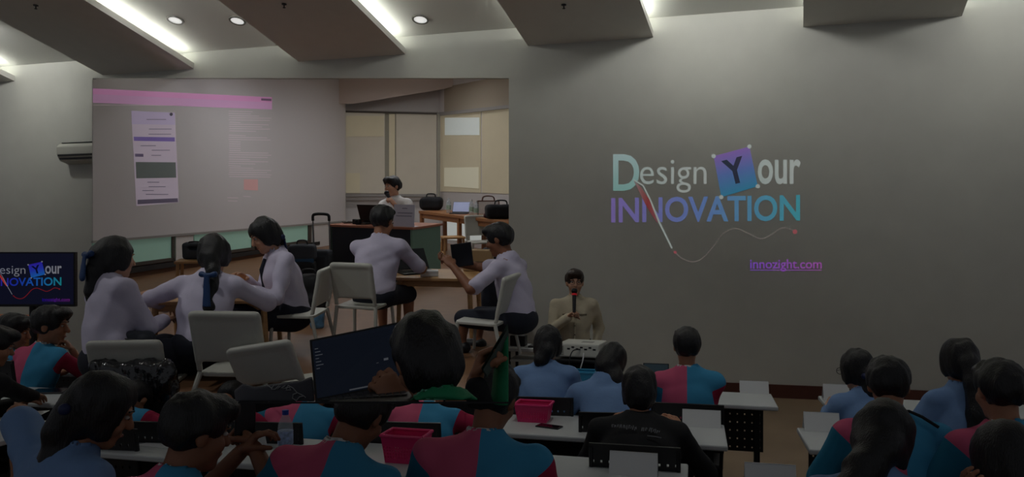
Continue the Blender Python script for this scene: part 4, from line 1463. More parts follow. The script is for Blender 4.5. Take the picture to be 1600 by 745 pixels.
# left wall with the low windows under the projection screen
slab_px([(150, 122), (540, 122), (540, 345), (150, 383)], lambda x, y: S(x, y, -4), 0.05, MATS['class_wall'], 'wall_left', kind='structure')
slab_px([(148, 445), (540, 381), (540, 345), (148, 383)], lambda x, y: S(x, y, -12), 0.03, mat('sill_brown', (120, 84, 62), 0.7), 'wall_left_lower', kind='structure')
gl = mat('green_glass', (150, 186, 170), 0.2, emit=0.10, ecol=(150, 190, 172))
frm = mat('frame_dark', (70, 62, 54), 0.6)
def yl(x, f):
    """f=0 under the screen, f=1 at the floor"""
    t = (x - 145) / 395.0
    return (379 + (347 - 379) * t) * (1 - f) + (445 + (381 - 445) * t) * f
for k, (xa, xb) in enumerate(((145, 273), (304, 398), (402, 486))):
    r = thing('window_%d' % (k + 1), None, None, S((xa + xb) / 2, yl((xa + xb) / 2, 0.6)))
    r['kind'] = 'structure'
    slab_px([(xa, yl(xa, 0)), (xb, yl(xb, 0)), (xb, yl(xb, 0.62)), (xa, yl(xa, 0.62))], lambda x, y: S(x, y, -2), 0.02, gl, 'pane', r)
    for nm, q in (('frame_side', [(xb - 4, yl(xb - 4, 0)), (xb, yl(xb, 0)), (xb, yl(xb, 0.66)), (xb - 4, yl(xb - 4, 0.66))]),
                  ('frame_bottom', [(xa, yl(xa, 0.6)), (xb, yl(xb, 0.6)), (xb, yl(xb, 0.69)), (xa, yl(xa, 0.69))])):
        slab_px(q, lambda x, y: S(x, y, 3), 0.06, frm, nm, r)
slab_px([(275, yl(275, 0)), (302, yl(302, 0)), (302, yl(302, 0.72)), (275, yl(275, 0.72))], lambda x, y: S(x, y, 4), 0.08, MATS['class_wall'], 'trim_2', kind='structure')
slab_px([(490, yl(490, 0)), (540, yl(540, 0)), (540, yl(540, 0.95)), (490, yl(490, 0.95))], lambda x, y: S(x, y, 2), 0.08, MATS['class_wall'], 'trim_3', kind='structure')
slab_px([(145, yl(145, 0.72)), (500, yl(500, 0.72)), (500, yl(500, 0.86)), (145, yl(145, 0.86))], lambda x, y: S(x, y, 5), 0.05, mat('base_black', (30, 26, 26), 0.6), 'baseboard_left', kind='structure')
# projection screen and what is thrown on it
sc = thing('projection_screen', 'large white projection screen showing a web page and a phone mock-up', 'screen', S(340, 360))
slab_px([(145, 124), (538, 124), (538, 346), (145, 378)], lambda x, y: S(x, y, 6), 0.012, mat('screen_cloth', (206, 200, 200), 0.8), 'screen_cloth', sc)
slab_px([(145, 376), (538, 344.5), (538, 347), (145, 380)], lambda x, y: S(x, y, 9), 0.03, mat('bar_grey', (150, 146, 142), 0.5), 'weight_bar', sc)
def thrown(name, pts, k, col, em):
    m = mat('thrown_%d_%d_%d' % col, col, 0.8, emit=em)
    uv = [pts[i] for i in range(len(pts))]
    return flat_piece(name, uv, [tuple(range(len(uv)))[::-1]], lambda x, y: S(x, y, 6.3 + 0.25 * k), m, sc)
thrown('page_header', [(145, 138), (425, 152), (425, 171), (145, 160.5)], 1, (208, 160, 200), 0.16)
thrown('page_header_band', [(145, 138), (425, 152), (425, 160), (145, 147)], 2, (214, 150, 196), 0.18)
thrown('header_button', [(408, 153.5), (424, 154.3), (424, 158), (408, 157)], 3, (140, 110, 140), 0.05)
thrown('phone_page', [(205, 173), (273, 176), (279.5, 316), (213, 322)], 1, (204, 190, 206), 0.14)
thrown('phone_top', [(205, 173), (273, 176), (274, 195), (206, 194)], 2, (196, 182, 212), 0.12)
thrown('purple_button', [(209, 213.5), (273, 214.5), (273.3, 221), (209.4, 220)], 3, (132, 112, 184), 0.1)
thrown('green_card', [(212, 253), (274.5, 253.5), (275.4, 277.5), (213, 278.5)], 3, (118, 126, 124), 0.03)
thrown('bottom_bar', [(215, 312), (277.5, 309.5), (278, 315.5), (215, 319)], 3, (120, 110, 134), 0.03)
thrown('chip', [(211, 240), (224, 240.3), (224.2, 245), (211, 244.6)], 3, (130, 116, 150), 0.04)
u, f = disc_uv(267.5, 178.5, 2.6)
thrown('avatar', u, 3, (90, 84, 100), 0.0)
rs = random.Random(5)
for y in (186, 201, 209, 227, 234, 242, 284, 291, 297, 303):
    a_, b_ = 0.14 + 0.3 * rs.random(), 0.0
    b_ = a_ + 0.2 + 0.4 * rs.random()
    x0 = 208 + (y - 173) * 0.045
    thrown('text_line', [(x0 + 62 * a_, y), (x0 + 62 * min(b_, 0.95), y), (x0 + 62 * min(b_, 0.95), y + 1.2), (x0 + 62 * a_, y + 1.2)], 3, (150, 138, 160), 0.03)
y = 173
while y < 276:
    if not (204 < y < 208 or 220 < y < 236):
        x1 = 424 - (rs.random() ** 2) * 50
        thrown('text_line', [(357 + rs.random() * 3, y), (x1, y + 1), (x1, y + 2.1), (357, y + 1.2)], 1, (222, 208, 214), 0.07)
    elif y >= 220:
        thrown('text_line', [(358, y), (376, y + 0.5), (376, y + 1.7), (358, y + 1.2)], 1, (222, 208, 214), 0.07)
    y += 3.4
thrown('pink_button', [(381, 280), (403, 280), (403, 297.5), (381, 296.5)], 1, (206, 160, 158), 0.12)
for x0, x1, y in ((355, 372, 308), (356, 371, 313), (380, 392, 306), (145, 290, 163.5)):
    thrown('text_line', [(x0, y), (x1, y + 0.6), (x1, y + 1.8), (x0, y + 1.2)], 1, (222, 208, 214), 0.07)

# far wall with roller blinds
RW = 15.2
RWf = lambda x, y: P(x, y, RW)
slab_px([(530, 100), (700, 100), (700, 400), (530, 400)], lambda x, y: P(x, y, RW + 0.05), 0.08, MATS['class_wall'], 'wall_rear', kind='structure')
def dright(x):
    t = (x - 686) / (795 - 686.0)
    return 1.0 / (1 / 15.2 + (1 / 13.2 - 1 / 15.2) * t)
RT = lambda x, y: P(x, y, dright(x))
RT2 = lambda k: (lambda x, y: P(x, y, dright(x) * (1 - 0.0008 * k)))
slab_px([(686, 90), (800, 90), (800, 420), (686, 420)], RT, 0.08, MATS['class_wall'], 'wall_right', kind='structure')
slab_px([(694, 136), (800, 116), (800, 165), (694, 175)], RT2(2), 0.02, mat('upper_panel', (168, 156, 138), 0.85), 'trim_4', kind='structure')
blind = mat('blind_cloth', (180, 172, 156), 0.9, emit=0.12, ecol=(188, 178, 162), var=0.03, vscale=3)  # daylight behind the blinds put into the cloth as a slight glow
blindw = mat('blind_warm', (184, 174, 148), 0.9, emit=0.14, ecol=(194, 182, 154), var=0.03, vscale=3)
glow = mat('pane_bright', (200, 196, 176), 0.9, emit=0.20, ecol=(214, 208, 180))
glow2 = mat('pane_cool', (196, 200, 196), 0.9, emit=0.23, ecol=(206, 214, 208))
mull = mat('mullion', (150, 146, 132), 0.8, emit=0.03)
def roller(label, rects, fn, m, glows, anchor):
    r = thing('roller_blind', label, 'roller blind', anchor, group='roller blinds in the classroom')
    slab_px(rects, fn(2), 0.01, m, 'blind_cloth', r)
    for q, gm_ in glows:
        slab_px(q, fn(4), 0.004, gm_, 'lit_pane', r)  # window light through the cloth, put in as glowing patches before it
    return r
fw_ = lambda k: (lambda x, y: P(x, y, RW - 0.012 * k))
q4 = lambda x0, y0, x1, y1: [(x0, y0), (x1, y0), (x1, y1), (x0, y1)]
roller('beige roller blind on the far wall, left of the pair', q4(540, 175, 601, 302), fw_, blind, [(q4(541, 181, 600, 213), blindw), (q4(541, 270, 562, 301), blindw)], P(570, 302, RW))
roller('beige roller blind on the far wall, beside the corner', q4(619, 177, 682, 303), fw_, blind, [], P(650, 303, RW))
slab_px(q4(601, 175, 619, 303), fw_(1), 0.02, mull, 'window_4', kind='structure')
slab_px(q4(608, 178, 617, 302), fw_(3), 0.01, blindw, 'trim_5', kind='structure')
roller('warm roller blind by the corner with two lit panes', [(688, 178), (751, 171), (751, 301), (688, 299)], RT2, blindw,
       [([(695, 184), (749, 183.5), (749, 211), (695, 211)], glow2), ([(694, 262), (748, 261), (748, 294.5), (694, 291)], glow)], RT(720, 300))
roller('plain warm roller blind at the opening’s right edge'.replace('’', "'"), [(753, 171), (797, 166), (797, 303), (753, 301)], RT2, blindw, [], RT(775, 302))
for nm, pts, fn in (('curtain_rail', [(538, 173), (684, 176), (684, 178.4), (538, 175)], fw_(8)), ('curtain_rail', [(682, 177), (798, 164.5), (798, 168.5), (682, 181)], RT2(14))):
    rl = thing('curtain_rail', 'dark blind rail along the far classroom wall' if fn(600, 170).y == fw_(8)(600, 170).y else 'pale blind rail along the right classroom wall', 'rail', fn(pts[0][0], pts[0][1]))
    slab_px(pts, fn, 0.04, MATS['frame_dark'] if fn(600, 170).y == fw_(8)(600, 170).y else MATS['bar_grey'], 'rail', rl)
    slab_px([(pts[0][0], pts[0][1] - 1.2), (pts[1][0], pts[1][1] - 1.2), (pts[1][0], pts[1][1]), (pts[0][0], pts[0][1])], fn, 0.05, MATS['bar_grey'], 'rail_cover', rl)
slab_px(q4(683.5, 178, 687, 330), lambda x, y: P(x, y, 14.9), 0.05, mull, 'trim_6', kind='structure')
slab_px(q4(540, 303, 684, 307), lambda x, y: P(x, y, 15.05), 0.1, MATS['bar_grey'], 'trim_7', kind='structure')
low = thing('window_5', None, None, RT(735, 360)); low['kind'] = 'structure'
slab_px([(694, 334), (776, 338), (776, 380), (694, 374)], RT2(3), 0.01, mat('low_glow', (205, 208, 204), 0.8, emit=0.32, ecol=(205, 212, 208)), 'pane', low)
for x0, x1 in ((693, 695), (730, 733), (774, 777)):
    slab_px([(x0, 333), (x1, 333), (x1, 380), (x0, 380)], RT2(6), 0.03, mull, 'frame_bar', low)
# dropped beam under the classroom ceiling
mb = MB()
bp = [(512, 100), (512, 162), (553, 162), (694, 139), (752, 122), (752, 100)]
mb.slab([P(x, y, 14.75) for x, y in bp], [P(x, y, 15.05) for x, y in bp])
tag(mb.build('trim_8', MATS['class_beam']), kind='structure')
# classroom ceiling; its unseen lamps are added to light the room
cz = lambda p: Vector((p.x, p.y, zfloor(p.y) + 3.35))
cp = [P(120, 0, 11.5), P(812, 0, 9.95), P(812, 0, 13.2), P(690, 0, 15.5), P(530, 0, 15.6)]
cp = [cz(p) for p in cp]
LH = (0.11, 0.3, 0.03)
tag(MB().slab([p + Vector((0, 0, 0.06)) for p in cp], cp).build('ceiling_classroom', MATS['ceiling_paint']), kind='structure')
for k, (x, d, wd) in enumerate(((480, 11.4, 'left'), (650, 11.2, 'right'), (640, 13.2, 'rear'))):
    p = cz(P(x, 0, d))
    r = thing('ceiling_light', 'long fluorescent ceiling light added unseen in the classroom, %s one' % wd, 'ceiling light', p - Vector((0, 0, LH[k])), group='added classroom ceiling lights')
    if LH[k] > 0.1:
        for q in (-0.4, 0.4):
            MB().cyl((q, 0, 0.02), (q, 0, LH[k]), 0.006, n=6).build('suspension_rod', MATS['metal_dark'], r)
    MB().box(-0.62, 0.62, -0.14, 0.14, -0.03, 0.02).build('housing', MATS['plastic_white'], r)
    MB().box(-0.6, 0.6, -0.12, 0.12, -0.038, -0.0305).build('tube_cover', mat('class_lamp', (250, 252, 255), 0.5, emit=CLASS_FILL), r)

# ------------------------------------------------------------------ classroom furniture
def cls(x, y, d):
    return P(x, y, d)
def white_chair(label, base, rz, sc=1.0, legh=0.45, tilt=0.0, wd=0.40, bh=0.33):
    t = thing('plastic_chair', label, 'chair', base, rz, 'white plastic chairs', sc, rake=True)
    if tilt:
        t.rotation_euler = (RANG, tilt, rz)
    m = MATS['plastic_white']
    hw = wd / 2
    out = rrect(wd, 0.40, 0.06)
    MB().slab([(x, y, legh) for x, y in out], [(x, y, legh - 0.025) for x, y in out]).build('seat', m, t, bevel=0.006)
    f = Field((-hw - 0.06, -0.36, legh), (hw + 0.06, -0.1, legh + 0.46), 0.012)
    Rb = rot('X', 12)
    f.rbox((0, -0.22 - bh * 0.06, legh + 0.07 + bh / 2), (hw, 0.013, bh / 2), Rb, rad=0.012, k=0)
    ty, tz = -0.2 - bh * 0.19, legh + 0.055 + bh
    f.cap((-hw + 0.03, ty, tz), (hw - 0.03, ty, tz), 0.019, k=0.03)
    for q in (-1, 1):
        f.cap((q * (hw - 0.012), -0.19, legh), (q * (hw - 0.014), ty, tz - 0.02), 0.018, k=0.02)
    np_mesh('backrest', [f.mesh()], m, t)
    for q in (-1, 1):
        MB().tube([(q * (hw + 0.01), 0.2, 0), (q * (hw - 0.01), 0.17, legh - 0.01)], [0.014, 0.018], 8).build('leg', m, t)
        MB().tube([(q * (hw + 0.01), -0.26, 0), (q * (hw - 0.01), -0.185, legh)], [0.014, 0.018], 8).build('leg', m, t)
    return t
def floor_at(x, d):
    return ptop(x, d)
white_chair('white chair of the boy at the wooden table, seen from behind', floor_at(572, 6.35), math.radians(-14), 0.92, 0.42)
white_chair('white chair at the opening’s right edge under the boy holding a tablet'.replace('’', "'"), floor_at(757, 6.05), math.radians(68), 0.92, 0.34)
white_chair('white chair seen side-on behind the girl in profile', floor_at(470, 6.15), math.radians(84), 0.92, 0.38)
white_chair('white chair behind the girl with a long braid', floor_at(385, 5.3), math.radians(-4), 1.1, 0.12, wd=0.44)
white_chair('tilted white chair standing in front of the braided girl’s chair'.replace('’', "'"), floor_at(458, 5.22), math.radians(-14), 1.1, 0.02, tilt=-0.2, wd=0.44, bh=0.26)
white_chair('white chair at the left edge with bags hung over it', floor_at(226, 5.28), math.radians(4), 1.1, 0.03, wd=0.44, bh=0.24)
white_chair('white chair by the window table, far right', floor_at(752, 11.4), math.radians(-160), 0.95, 0.42)

def stool(label, base, sc, rz=0.0):
    t = thing('wooden_stool', label, 'stool', base, rz, 'wooden stools', sc, rake=True)
    m = MATS['wood_light']
    MB().box(-0.2, 0.2, -0.16, 0.16, 0.42, 0.455).build('seat', m, t, bevel=0.01)
    for qx in (-1, 1):
        for qy in (-1, 1):
            MB().tube([(qx * 0.19, qy * 0.15, 0), (qx * 0.16, qy * 0.12, 0.42)], [0.02, 0.024], 6).build('leg', m, t)
        MB().cyl((qx * 0.175, -0.135, 0.18), (qx * 0.175, 0.135, 0.18), 0.013).build('stretcher', m, t)
    return t
stool('wooden stool holding a black speaker below the screen', floor_at(304, 9.0), 0.92, 0.2)
stool('wooden stool beneath the window table', floor_at(708, 12.0), 0.92, 0.3)
b = floor_at(304, 9.0)
spk = thing('portable_speaker', 'black portable speaker with a top handle on the wooden stool', 'speaker', b + Vector((0, 0.05, 0.425)), 0.2, rake=True)
blob('casing', MATS['cloth_grey'], spk, (-0.2, -0.15, -0.02), (0.2, 0.15, 0.26), 0.012, lambda f: (f.rbox((0, 0, 0.105), (0.145, 0.09, 0.1), rad=0.035, k=0), f.rbox((0.02, -0.07, 0.14), (0.09, 0.06, 0.02), rad=0.015, k=0.005, op='sub')))
MB().tube(smooth_pts([(-0.07, -0.05, 0.19), (-0.05, -0.06, 0.215), (0.05, -0.06, 0.215), (0.07, -0.05, 0.19)]), 0.009, 6).build('handle', MATS['plastic_black'], spk)

def wood_table(label, c, wd, dep, ztop, rz, r=0.06, th=0.025, legs=True):
    """ztop above the platform"""
    t = thing('wooden_table', label, 'table', c, rz, rake=True)
    out = rrect(wd, dep, r, 6)
    MB().slab([(x, y, ztop) for x, y in out], [(x, y, ztop - th) for x, y in out]).build('table_top', MATS['wood_light'], t, bevel=0.004)
    if legs:
        for qx in (-1, 1):
            for qy in (-1, 1):
                MB().tube([(qx * (wd / 2 - 0.06), qy * (dep / 2 - 0.06), 0), (qx * (wd / 2 - 0.08), qy * (dep / 2 - 0.08), ztop - th)], [0.018, 0.026], 8).build('leg', MATS['wood_light'], t)
        MB().box(-wd / 2 + 0.09, wd / 2 - 0.09, -dep / 2 + 0.08, -dep / 2 + 0.1, ztop - 0.09, ztop - th).build('apron', MATS['wood_light'], t)
    return t
wood_table('light wooden table shared by the three girls', floor_at(345, 6.1), 0.98, 0.62, 0.50, 0.1, 0.14)
wood_table('light wooden table shared by the two boys', floor_at(688, 6.95), 0.80, 0.6, 0.55, -0.12, 0.05)

# presenter's desk
pl = Vector((-2.50, 10.25, 0)); pr_ = Vector((-1.30, 9.72, 0))
ang = math.atan2(pr_.y - pl.y, pr_.x - pl.x)
mid = (pl + pr_) / 2
mid.z = zfloor(mid.y)
dk_ = thing('office_desk', "presenter's desk with dark front and pale green side", 'desk', mid, ang, rake=True)
L = (pr_ - pl).length
MB().box(-L / 2 - 0.02, L / 2 + 0.02, -0.02, 0.78, 0.72, 0.75).build('desk_top', mat('desk_orange', (176, 112, 84), 0.5, var=0.08), dk_, bevel=0.004)
MB().box(-L / 2, L / 2 - 0.03, 0.0, 0.02, 0.02, 0.72).build('front_panel', mat('desk_front', (34, 36, 46), 0.6), dk_)
MB().box(L / 2 - 0.03, L / 2, 0.0, 0.74, 0.0, 0.72).build('side_panel', mat('desk_green', (118, 150, 132), 0.6), dk_)
MB().box(-L / 2, -L / 2 + 0.03, 0.0, 0.74, 0.0, 0.72).build('side_panel', MATS['desk_green'], dk_)
Md = Matrix.Translation(mid) @ Matrix.Rotation(RANG, 4, 'X') @ Matrix.Rotation(ang, 4, 'Z')
def on_desk(u, v, z=0.7505):
    return Md @ Vector((u, v, z))
laptop('black laptop open on the presenter’s desk, lid towards the room'.replace('’', "'"), on_desk(-0.12, 0.42), ang + math.pi, 0.46, 0.27, -20, rake=True)
sg = thing('table_sign', 'white printed sign standing on the right end of the desk', 'sign', on_desk(L / 2 - 0.17, 0.06), ang, rake=True)
a = [(-0.16, 0, 0), (0.16, 0, 0), (0.16, 0.03, 0.29), (-0.16, 0.03, 0.29)]
MB().slab(a, [(x, y + 0.004, z) for x, y, z in a]).build('sheet', mat('sign_white', (206, 204, 220), 0.6), sg)
for k, (x0, x1, z) in enumerate(((-0.03, 0.05, 0.24), (-0.1, 0.13, 0.18), (-0.12, 0.12, 0.14))):
    yv = 0.03 * z / 0.29
    MB().box(x0, x1, yv - 0.003, yv - 0.001, z - 0.006, z + 0.006).build('text_line', mat('ink_grey', (140, 138, 160), 0.7), sg)
MB().box(-0.16, 0.16, 0.0, 0.12, 0, 0.004).build('foot_fold', MATS['sign_white'], sg)
for k, (u, v, lab) in enumerate(((-0.5, 0.2, 'crumpled dark cable bundle at the left end of the desk'), (-0.34, 0.18, 'small black webcam box on the desk beside the laptop'))):
    o = thing('desk_clutter', lab, 'clutter', on_desk(u, v), ang, rake=True)
    if k == 0:
        pts = [(0.1 * math.cos(t * 2.1) * (1 - 0.03 * t), 0.05 * math.sin(t * 2.1), 0.01 + 0.008 * (t % 2)) for t in np.linspace(0, 9, 40)]
        MB().tube(pts, 0.007, 6).build('cord', mat('cord_brown', (70, 60, 50), 0.6), o)
    else:
        MB().box(-0.06, 0.06, -0.03, 0.03, 0, 0.07).build('casing', MATS['plastic_black'], o, bevel=0.01)
        MB().cyl((0.0, -0.03, 0.04), (0.0, -0.045, 0.04), 0.02).build('lens', MATS['metal_dark'], o)
MB_ = thing('desk_cable', 'black cable running along the desk behind the seated boy', 'cable', on_desk(-0.25, 0.2), ang, rake=True)
MB().tube(smooth_pts([(-0.05, 0.0, 0.05), (0.05, 0.03, 0.06), (0.14, 0.02, 0.02), (0.1, -0.1, 0.01), (0.02, -0.2, 0.008)]), 0.006, 6).build('cord', MATS['plastic_black'], MB_)
pp = thing('open_book', 'open white booklet on the desk before the presenter', 'book', on_desk(0.36, 0.2), ang, rake=True)
for q in (-1, 1):
    a = [(0, -0.1, 0.012), (q * 0.07, -0.1, 0.022), (q * 0.15, -0.1, 0.008), (q * 0.15, 0.1, 0.008), (q * 0.07, 0.1, 0.022), (0, 0.1, 0.012)]
    MB().add(a + [(x, y, 0) for x, y, z in a], [(0, 1, 4, 5), (1, 2, 3, 4), (0, 6, 7, 1), (1, 7, 8, 2), (2, 8, 9, 3), (3, 9, 10, 4), (4, 10, 11, 5), (6, 11, 10, 7), (7, 10, 9, 8)]).build('page', MATS['paper_white'], pp)

# table along the window and the things on it
c0, c1 = P(655, 326, 13.4), P(800, 346, 10.7)
ang2 = math.atan2(c1.y - c0.y, c1.x - c0.x)
mm_ = (c0 + c1) / 2; mm_.z = zfloor(mm_.y)
L2 = (Vector((c1.x, c1.y)) - Vector((c0.x, c0.y))).length
wt = thing('window_table', 'long brown table along the classroom windows', 'table', mm_, ang2, rake=True)
MB().box(-L2 / 2, L2 / 2, 0, 0.55, 0.70, 0.75).build('table_top', MATS['wood_mid'], wt, bevel=0.006)
for u in (-L2 / 2 + 0.05, -0.1, L2 / 2 - 0.3):
    for v in (0.04, 0.5):
        MB().box(u - 0.03, u + 0.03, v - 0.03, v + 0.03, 0, 0.70).build('leg', MATS['wood_mid'], wt)
MB().box(-L2 / 2 + 0.05, L2 / 2 - 0.1, 0.03, 0.05, 0.62, 0.70).build('apron', MATS['wood_mid'], wt)
Mw = Matrix.Translation(mm_) @ Matrix.Rotation(RANG, 4, 'X') @ Matrix.Rotation(ang2, 4, 'Z')
def on_win(x, z=0.7505, v=0.25):
    """point on the window table whose picture column is x"""
    best = None
    for i in range(200):
        u = -L2 / 2 + L2 * i / 199
        p = Mw @ Vector((u, v, z))
        px = 800 + F * p.x / p.y
        if best is None or abs(px - x) < best[0]:
            best = (abs(px - x), p)
    return best[1]
def soft_bag(name, label, cat, p, rz, dims, m, rad=0.05, handle=False, extra=None, rake=True, sc=1.0, noise=0.012):
    t = thing(name, label, cat, p, rz, rake=rake, scale=sc)
    a, b_, c_ = dims
    def fn(f):
        f.rbox((0, 0, c_), (a, b_, c_), rad=rad, k=0)
        if extra: extra(f)
        f.noise(noise, 14, int(a * 1000))
        f.plane((0, 0, -1), 0.0)
    blob('bag_body', m, t, (-a - 0.08, -b_ - 0.08, -0.03), (a + 0.08, b_ + 0.08, 2 * c_ + 0.1), 0.016, fn)
    if handle:
        MB().tube(smooth_pts([(-a * 0.4, 0, 2 * c_ - 0.02), (-a * 0.3, 0, 2 * c_ + 0.05), (a * 0.3, 0, 2 * c_ + 0.05), (a * 0.4, 0, 2 * c_ - 0.02)]), 0.011, 6).build('handle', MATS['plastic_black'], t)
    return t
soft_bag('speaker_bag', 'rounded black speaker bag at the left end of the window table', 'bag', on_win(668), 0.0, (0.21, 0.13, 0.12), MATS['cloth_black'], 0.09, True)
soft_bag('duffel_bag', 'dark duffel bag heaped at the right end of the window table', 'bag', on_win(783, v=0.2), 0.2, (0.24, 0.14, 0.11), MATS['cloth_black'], 0.07, True)
soft_bag('pouch', 'small dark red pouch beside the duffel bag', 'pouch', on_win(763, v=0.12), 0.2, (0.07, 0.06, 0.04), mat('cloth_maroon', (70, 24, 26), 0.8), 0.03)
def small_bottle(label, p, m, sc=1.0):
    t = thing('drink_bottle', label, 'bottle', p, 0, 'bottles on the window table', sc)
    MB().lathe([(0, 0), (0.032, 0), (0.034, 0.01), (0.034, 0.15), (0.014, 0.19), (0, 0.19)], 14).build('bottle_body', m, t, smooth=True)
    MB().lathe([(0, 0.19), (0.015, 0.19), (0.015, 0.215), (0, 0.215)], 12).build('cap', MATS['paper_white'], t)
    MB().lathe([(0.0345, 0.05), (0.0348, 0.051), (0.0348, 0.11), (0.0345, 0.111)], 14).build('label_band', mat('label_pale', (150, 170, 150), 0.6, var=0.4, vscale=40), t)
small_bottle('clear drink bottle left of the window table’s tablet'.replace('’', "'"), on_win(701, v=0.15), clear, 1.2)
small_bottle('clear drink bottle right of the tablet, left of its pair', on_win(737, v=0.18), clear, 1.2)
small_bottle('clear drink bottle right of the tablet, right of its pair', on_win(744, v=0.12), clear, 1.15)
laptop('dark tablet with keyboard and lit screen on the window table', on_win(718, v=0.22), math.radians(-10), 0.30, 0.2, -30, rake=True, disp=mat('disp_blue', (150, 158, 196), 0.4, emit=0.16))
cbag = thing('clear_bag', 'clear plastic bag with brown piping on the window table', 'bag', on_win(763, v=0.35), 0.1, rake=True)
MB().box(-0.17, 0.17, -0.06, 0.06, 0.0, 0.24).build('clear_sides', mat('clear_film', (190, 170, 150), 0.2, alpha=0.3), cbag)
pipm = mat('piping_brown', (90, 56, 44), 0.6)
for y in (-0.06, 0.06):
    MB().tube([(-0.17, y, 0.0), (-0.17, y, 0.24), (0.17, y, 0.24), (0.17, y, 0.0)], 0.01, 6).build('piping', pipm, cbag)
    MB().tube(smooth_pts([(-0.1, y, 0.24), (-0.07, y, 0.31), (0.07, y, 0.31), (0.1, y, 0.24)]), 0.008, 6).build('handle', pipm, cbag)

# luggage by the wall
sb = floor_at(502, 9.9)
su = thing('rolling_suitcase', 'black rolling suitcase with its handle pulled up', 'suitcase', sb, math.radians(-10), rake=True)
blob('shell', MATS['cloth_grey'], su, (-0.22, -0.18, 0.0), (0.22, 0.18, 0.5), 0.014, lambda f: (f.rbox((0, 0, 0.24), (0.15, 0.10, 0.2), rad=0.04, k=0), f.rbox((0, -0.1, 0.22), (0.12, 0.02, 0.15), rad=0.018, k=0.01)))
for q in (-1, 1):
    MB().cyl((q * 0.115, 0.05, 0.42), (q * 0.115, 0.05, 0.86), 0.011).build('handle_tube', mat('chrome', (150, 150, 152), 0.3, 0.8), su)
    MB().cyl((q * 0.11, 0.04, 0.03), (q * 0.13, 0.04, 0.03), 0.03).build('wheel', MATS['plastic_black'], su)
MB().tube(smooth_pts([(-0.115, 0.05, 0.82), (-0.11, 0.05, 0.89), (-0.06, 0.05, 0.91), (0.06, 0.05, 0.91), (0.11, 0.05, 0.89), (0.115, 0.05, 0.82)]), 0.02, 8).build('grip', MATS['plastic_black'], su, smooth=True)
soft_bag('equipment_case', 'dark equipment case beside the suitcase, lower one', 'case', floor_at(473, 9.6), 0.1, (0.17, 0.12, 0.16), MATS['cloth_black'], 0.04)
t = soft_bag('camera_case', 'ribbed dark camera case stacked on the equipment case', 'case', floor_at(473, 9.6) + Vector((0, 0, 0.335)), 0.1, (0.17, 0.11, 0.10), MATS['cloth_grey'], 0.04, True)
MB().box(-0.16, 0.16, -0.125, -0.11, -0.02, 0.03).build('blue_strap', mat('strap_blue', (36, 76, 110), 0.6), t)
bpk = soft_bag('backpack', 'black backpack slumped on the floor behind the girl in profile', 'backpack', floor_at(484, 7.6), 0.3, (0.17, 0.14, 0.22), MATS['cloth_black'], 0.1, True,
               lambda f: f.rbox((0, -0.13, 0.15), (0.11, 0.05, 0.1), rad=0.04, k=0.02))
soft_bag('snack_packet', 'blue and white packet on the floor beside the backpack', 'packet', floor_at(497, 7.1), 0.2, (0.06, 0.04, 0.09), mat('packet_blue', (96, 150, 190), 0.4, var=0.5, vscale=18), 0.02)
soft_bag('shoulder_bag', 'black bag lying on the floor between the boys', 'bag', floor_at(655, 5.95), 0.1, (0.22, 0.12, 0.10), MATS['cloth_black'], 0.06, True)

# things on the boys' table
TB = floor_at(688, 6.95)
Mt = Matrix.Translation(TB) @ Matrix.Rotation(RANG, 4, 'X') @ Matrix.Rotation(-0.12, 4, 'Z')
laptop('open dark laptop before the boy seen from behind', Mt @ Vector((-0.22, 0.02, 0.551)), 0.5, 0.34, 0.23, -38, rake=True)
bxp = thing('paper_box', 'small white box on the boys’ table'.replace('’', "'"), 'box', Mt @ Vector((-0.06, -0.16, 0.551)), 0.1, rake=True)
MB().box(-0.08, 0.08, -0.05, 0.05, 0, 0.03).build('box_base', MATS['paper_white'], bxp, bevel=0.004)
MB().box(-0.082, 0.082, -0.052, 0.052, 0.03, 0.05).build('box_lid', MATS['paper_white'], bxp, bevel=0.004)
fb = thing('document_box', 'tan cardboard document box standing behind the tablet', 'box', Mt @ Vector((0.33, 0.2, 0.551)), -0.1, rake=True)
MB().box(-0.14, 0.14, -0.03, 0.09, 0, 0.2).build('carton', mat('cardboard', (170, 140, 100), 0.8, var=0.06), fb, bevel=0.008)
MB().box(-0.08, 0.08, -0.034, -0.03, 0.07, 0.095).build('handle_slot', mat('slot_dark', (90, 70, 50), 0.9), fb)
soft_bag('dark_bag', 'navy bag standing behind the boy at the right edge', 'bag', floor_at(776, 7.6), 0.1, (0.16, 0.12, 0.36), MATS['navy_cloth'], 0.06)

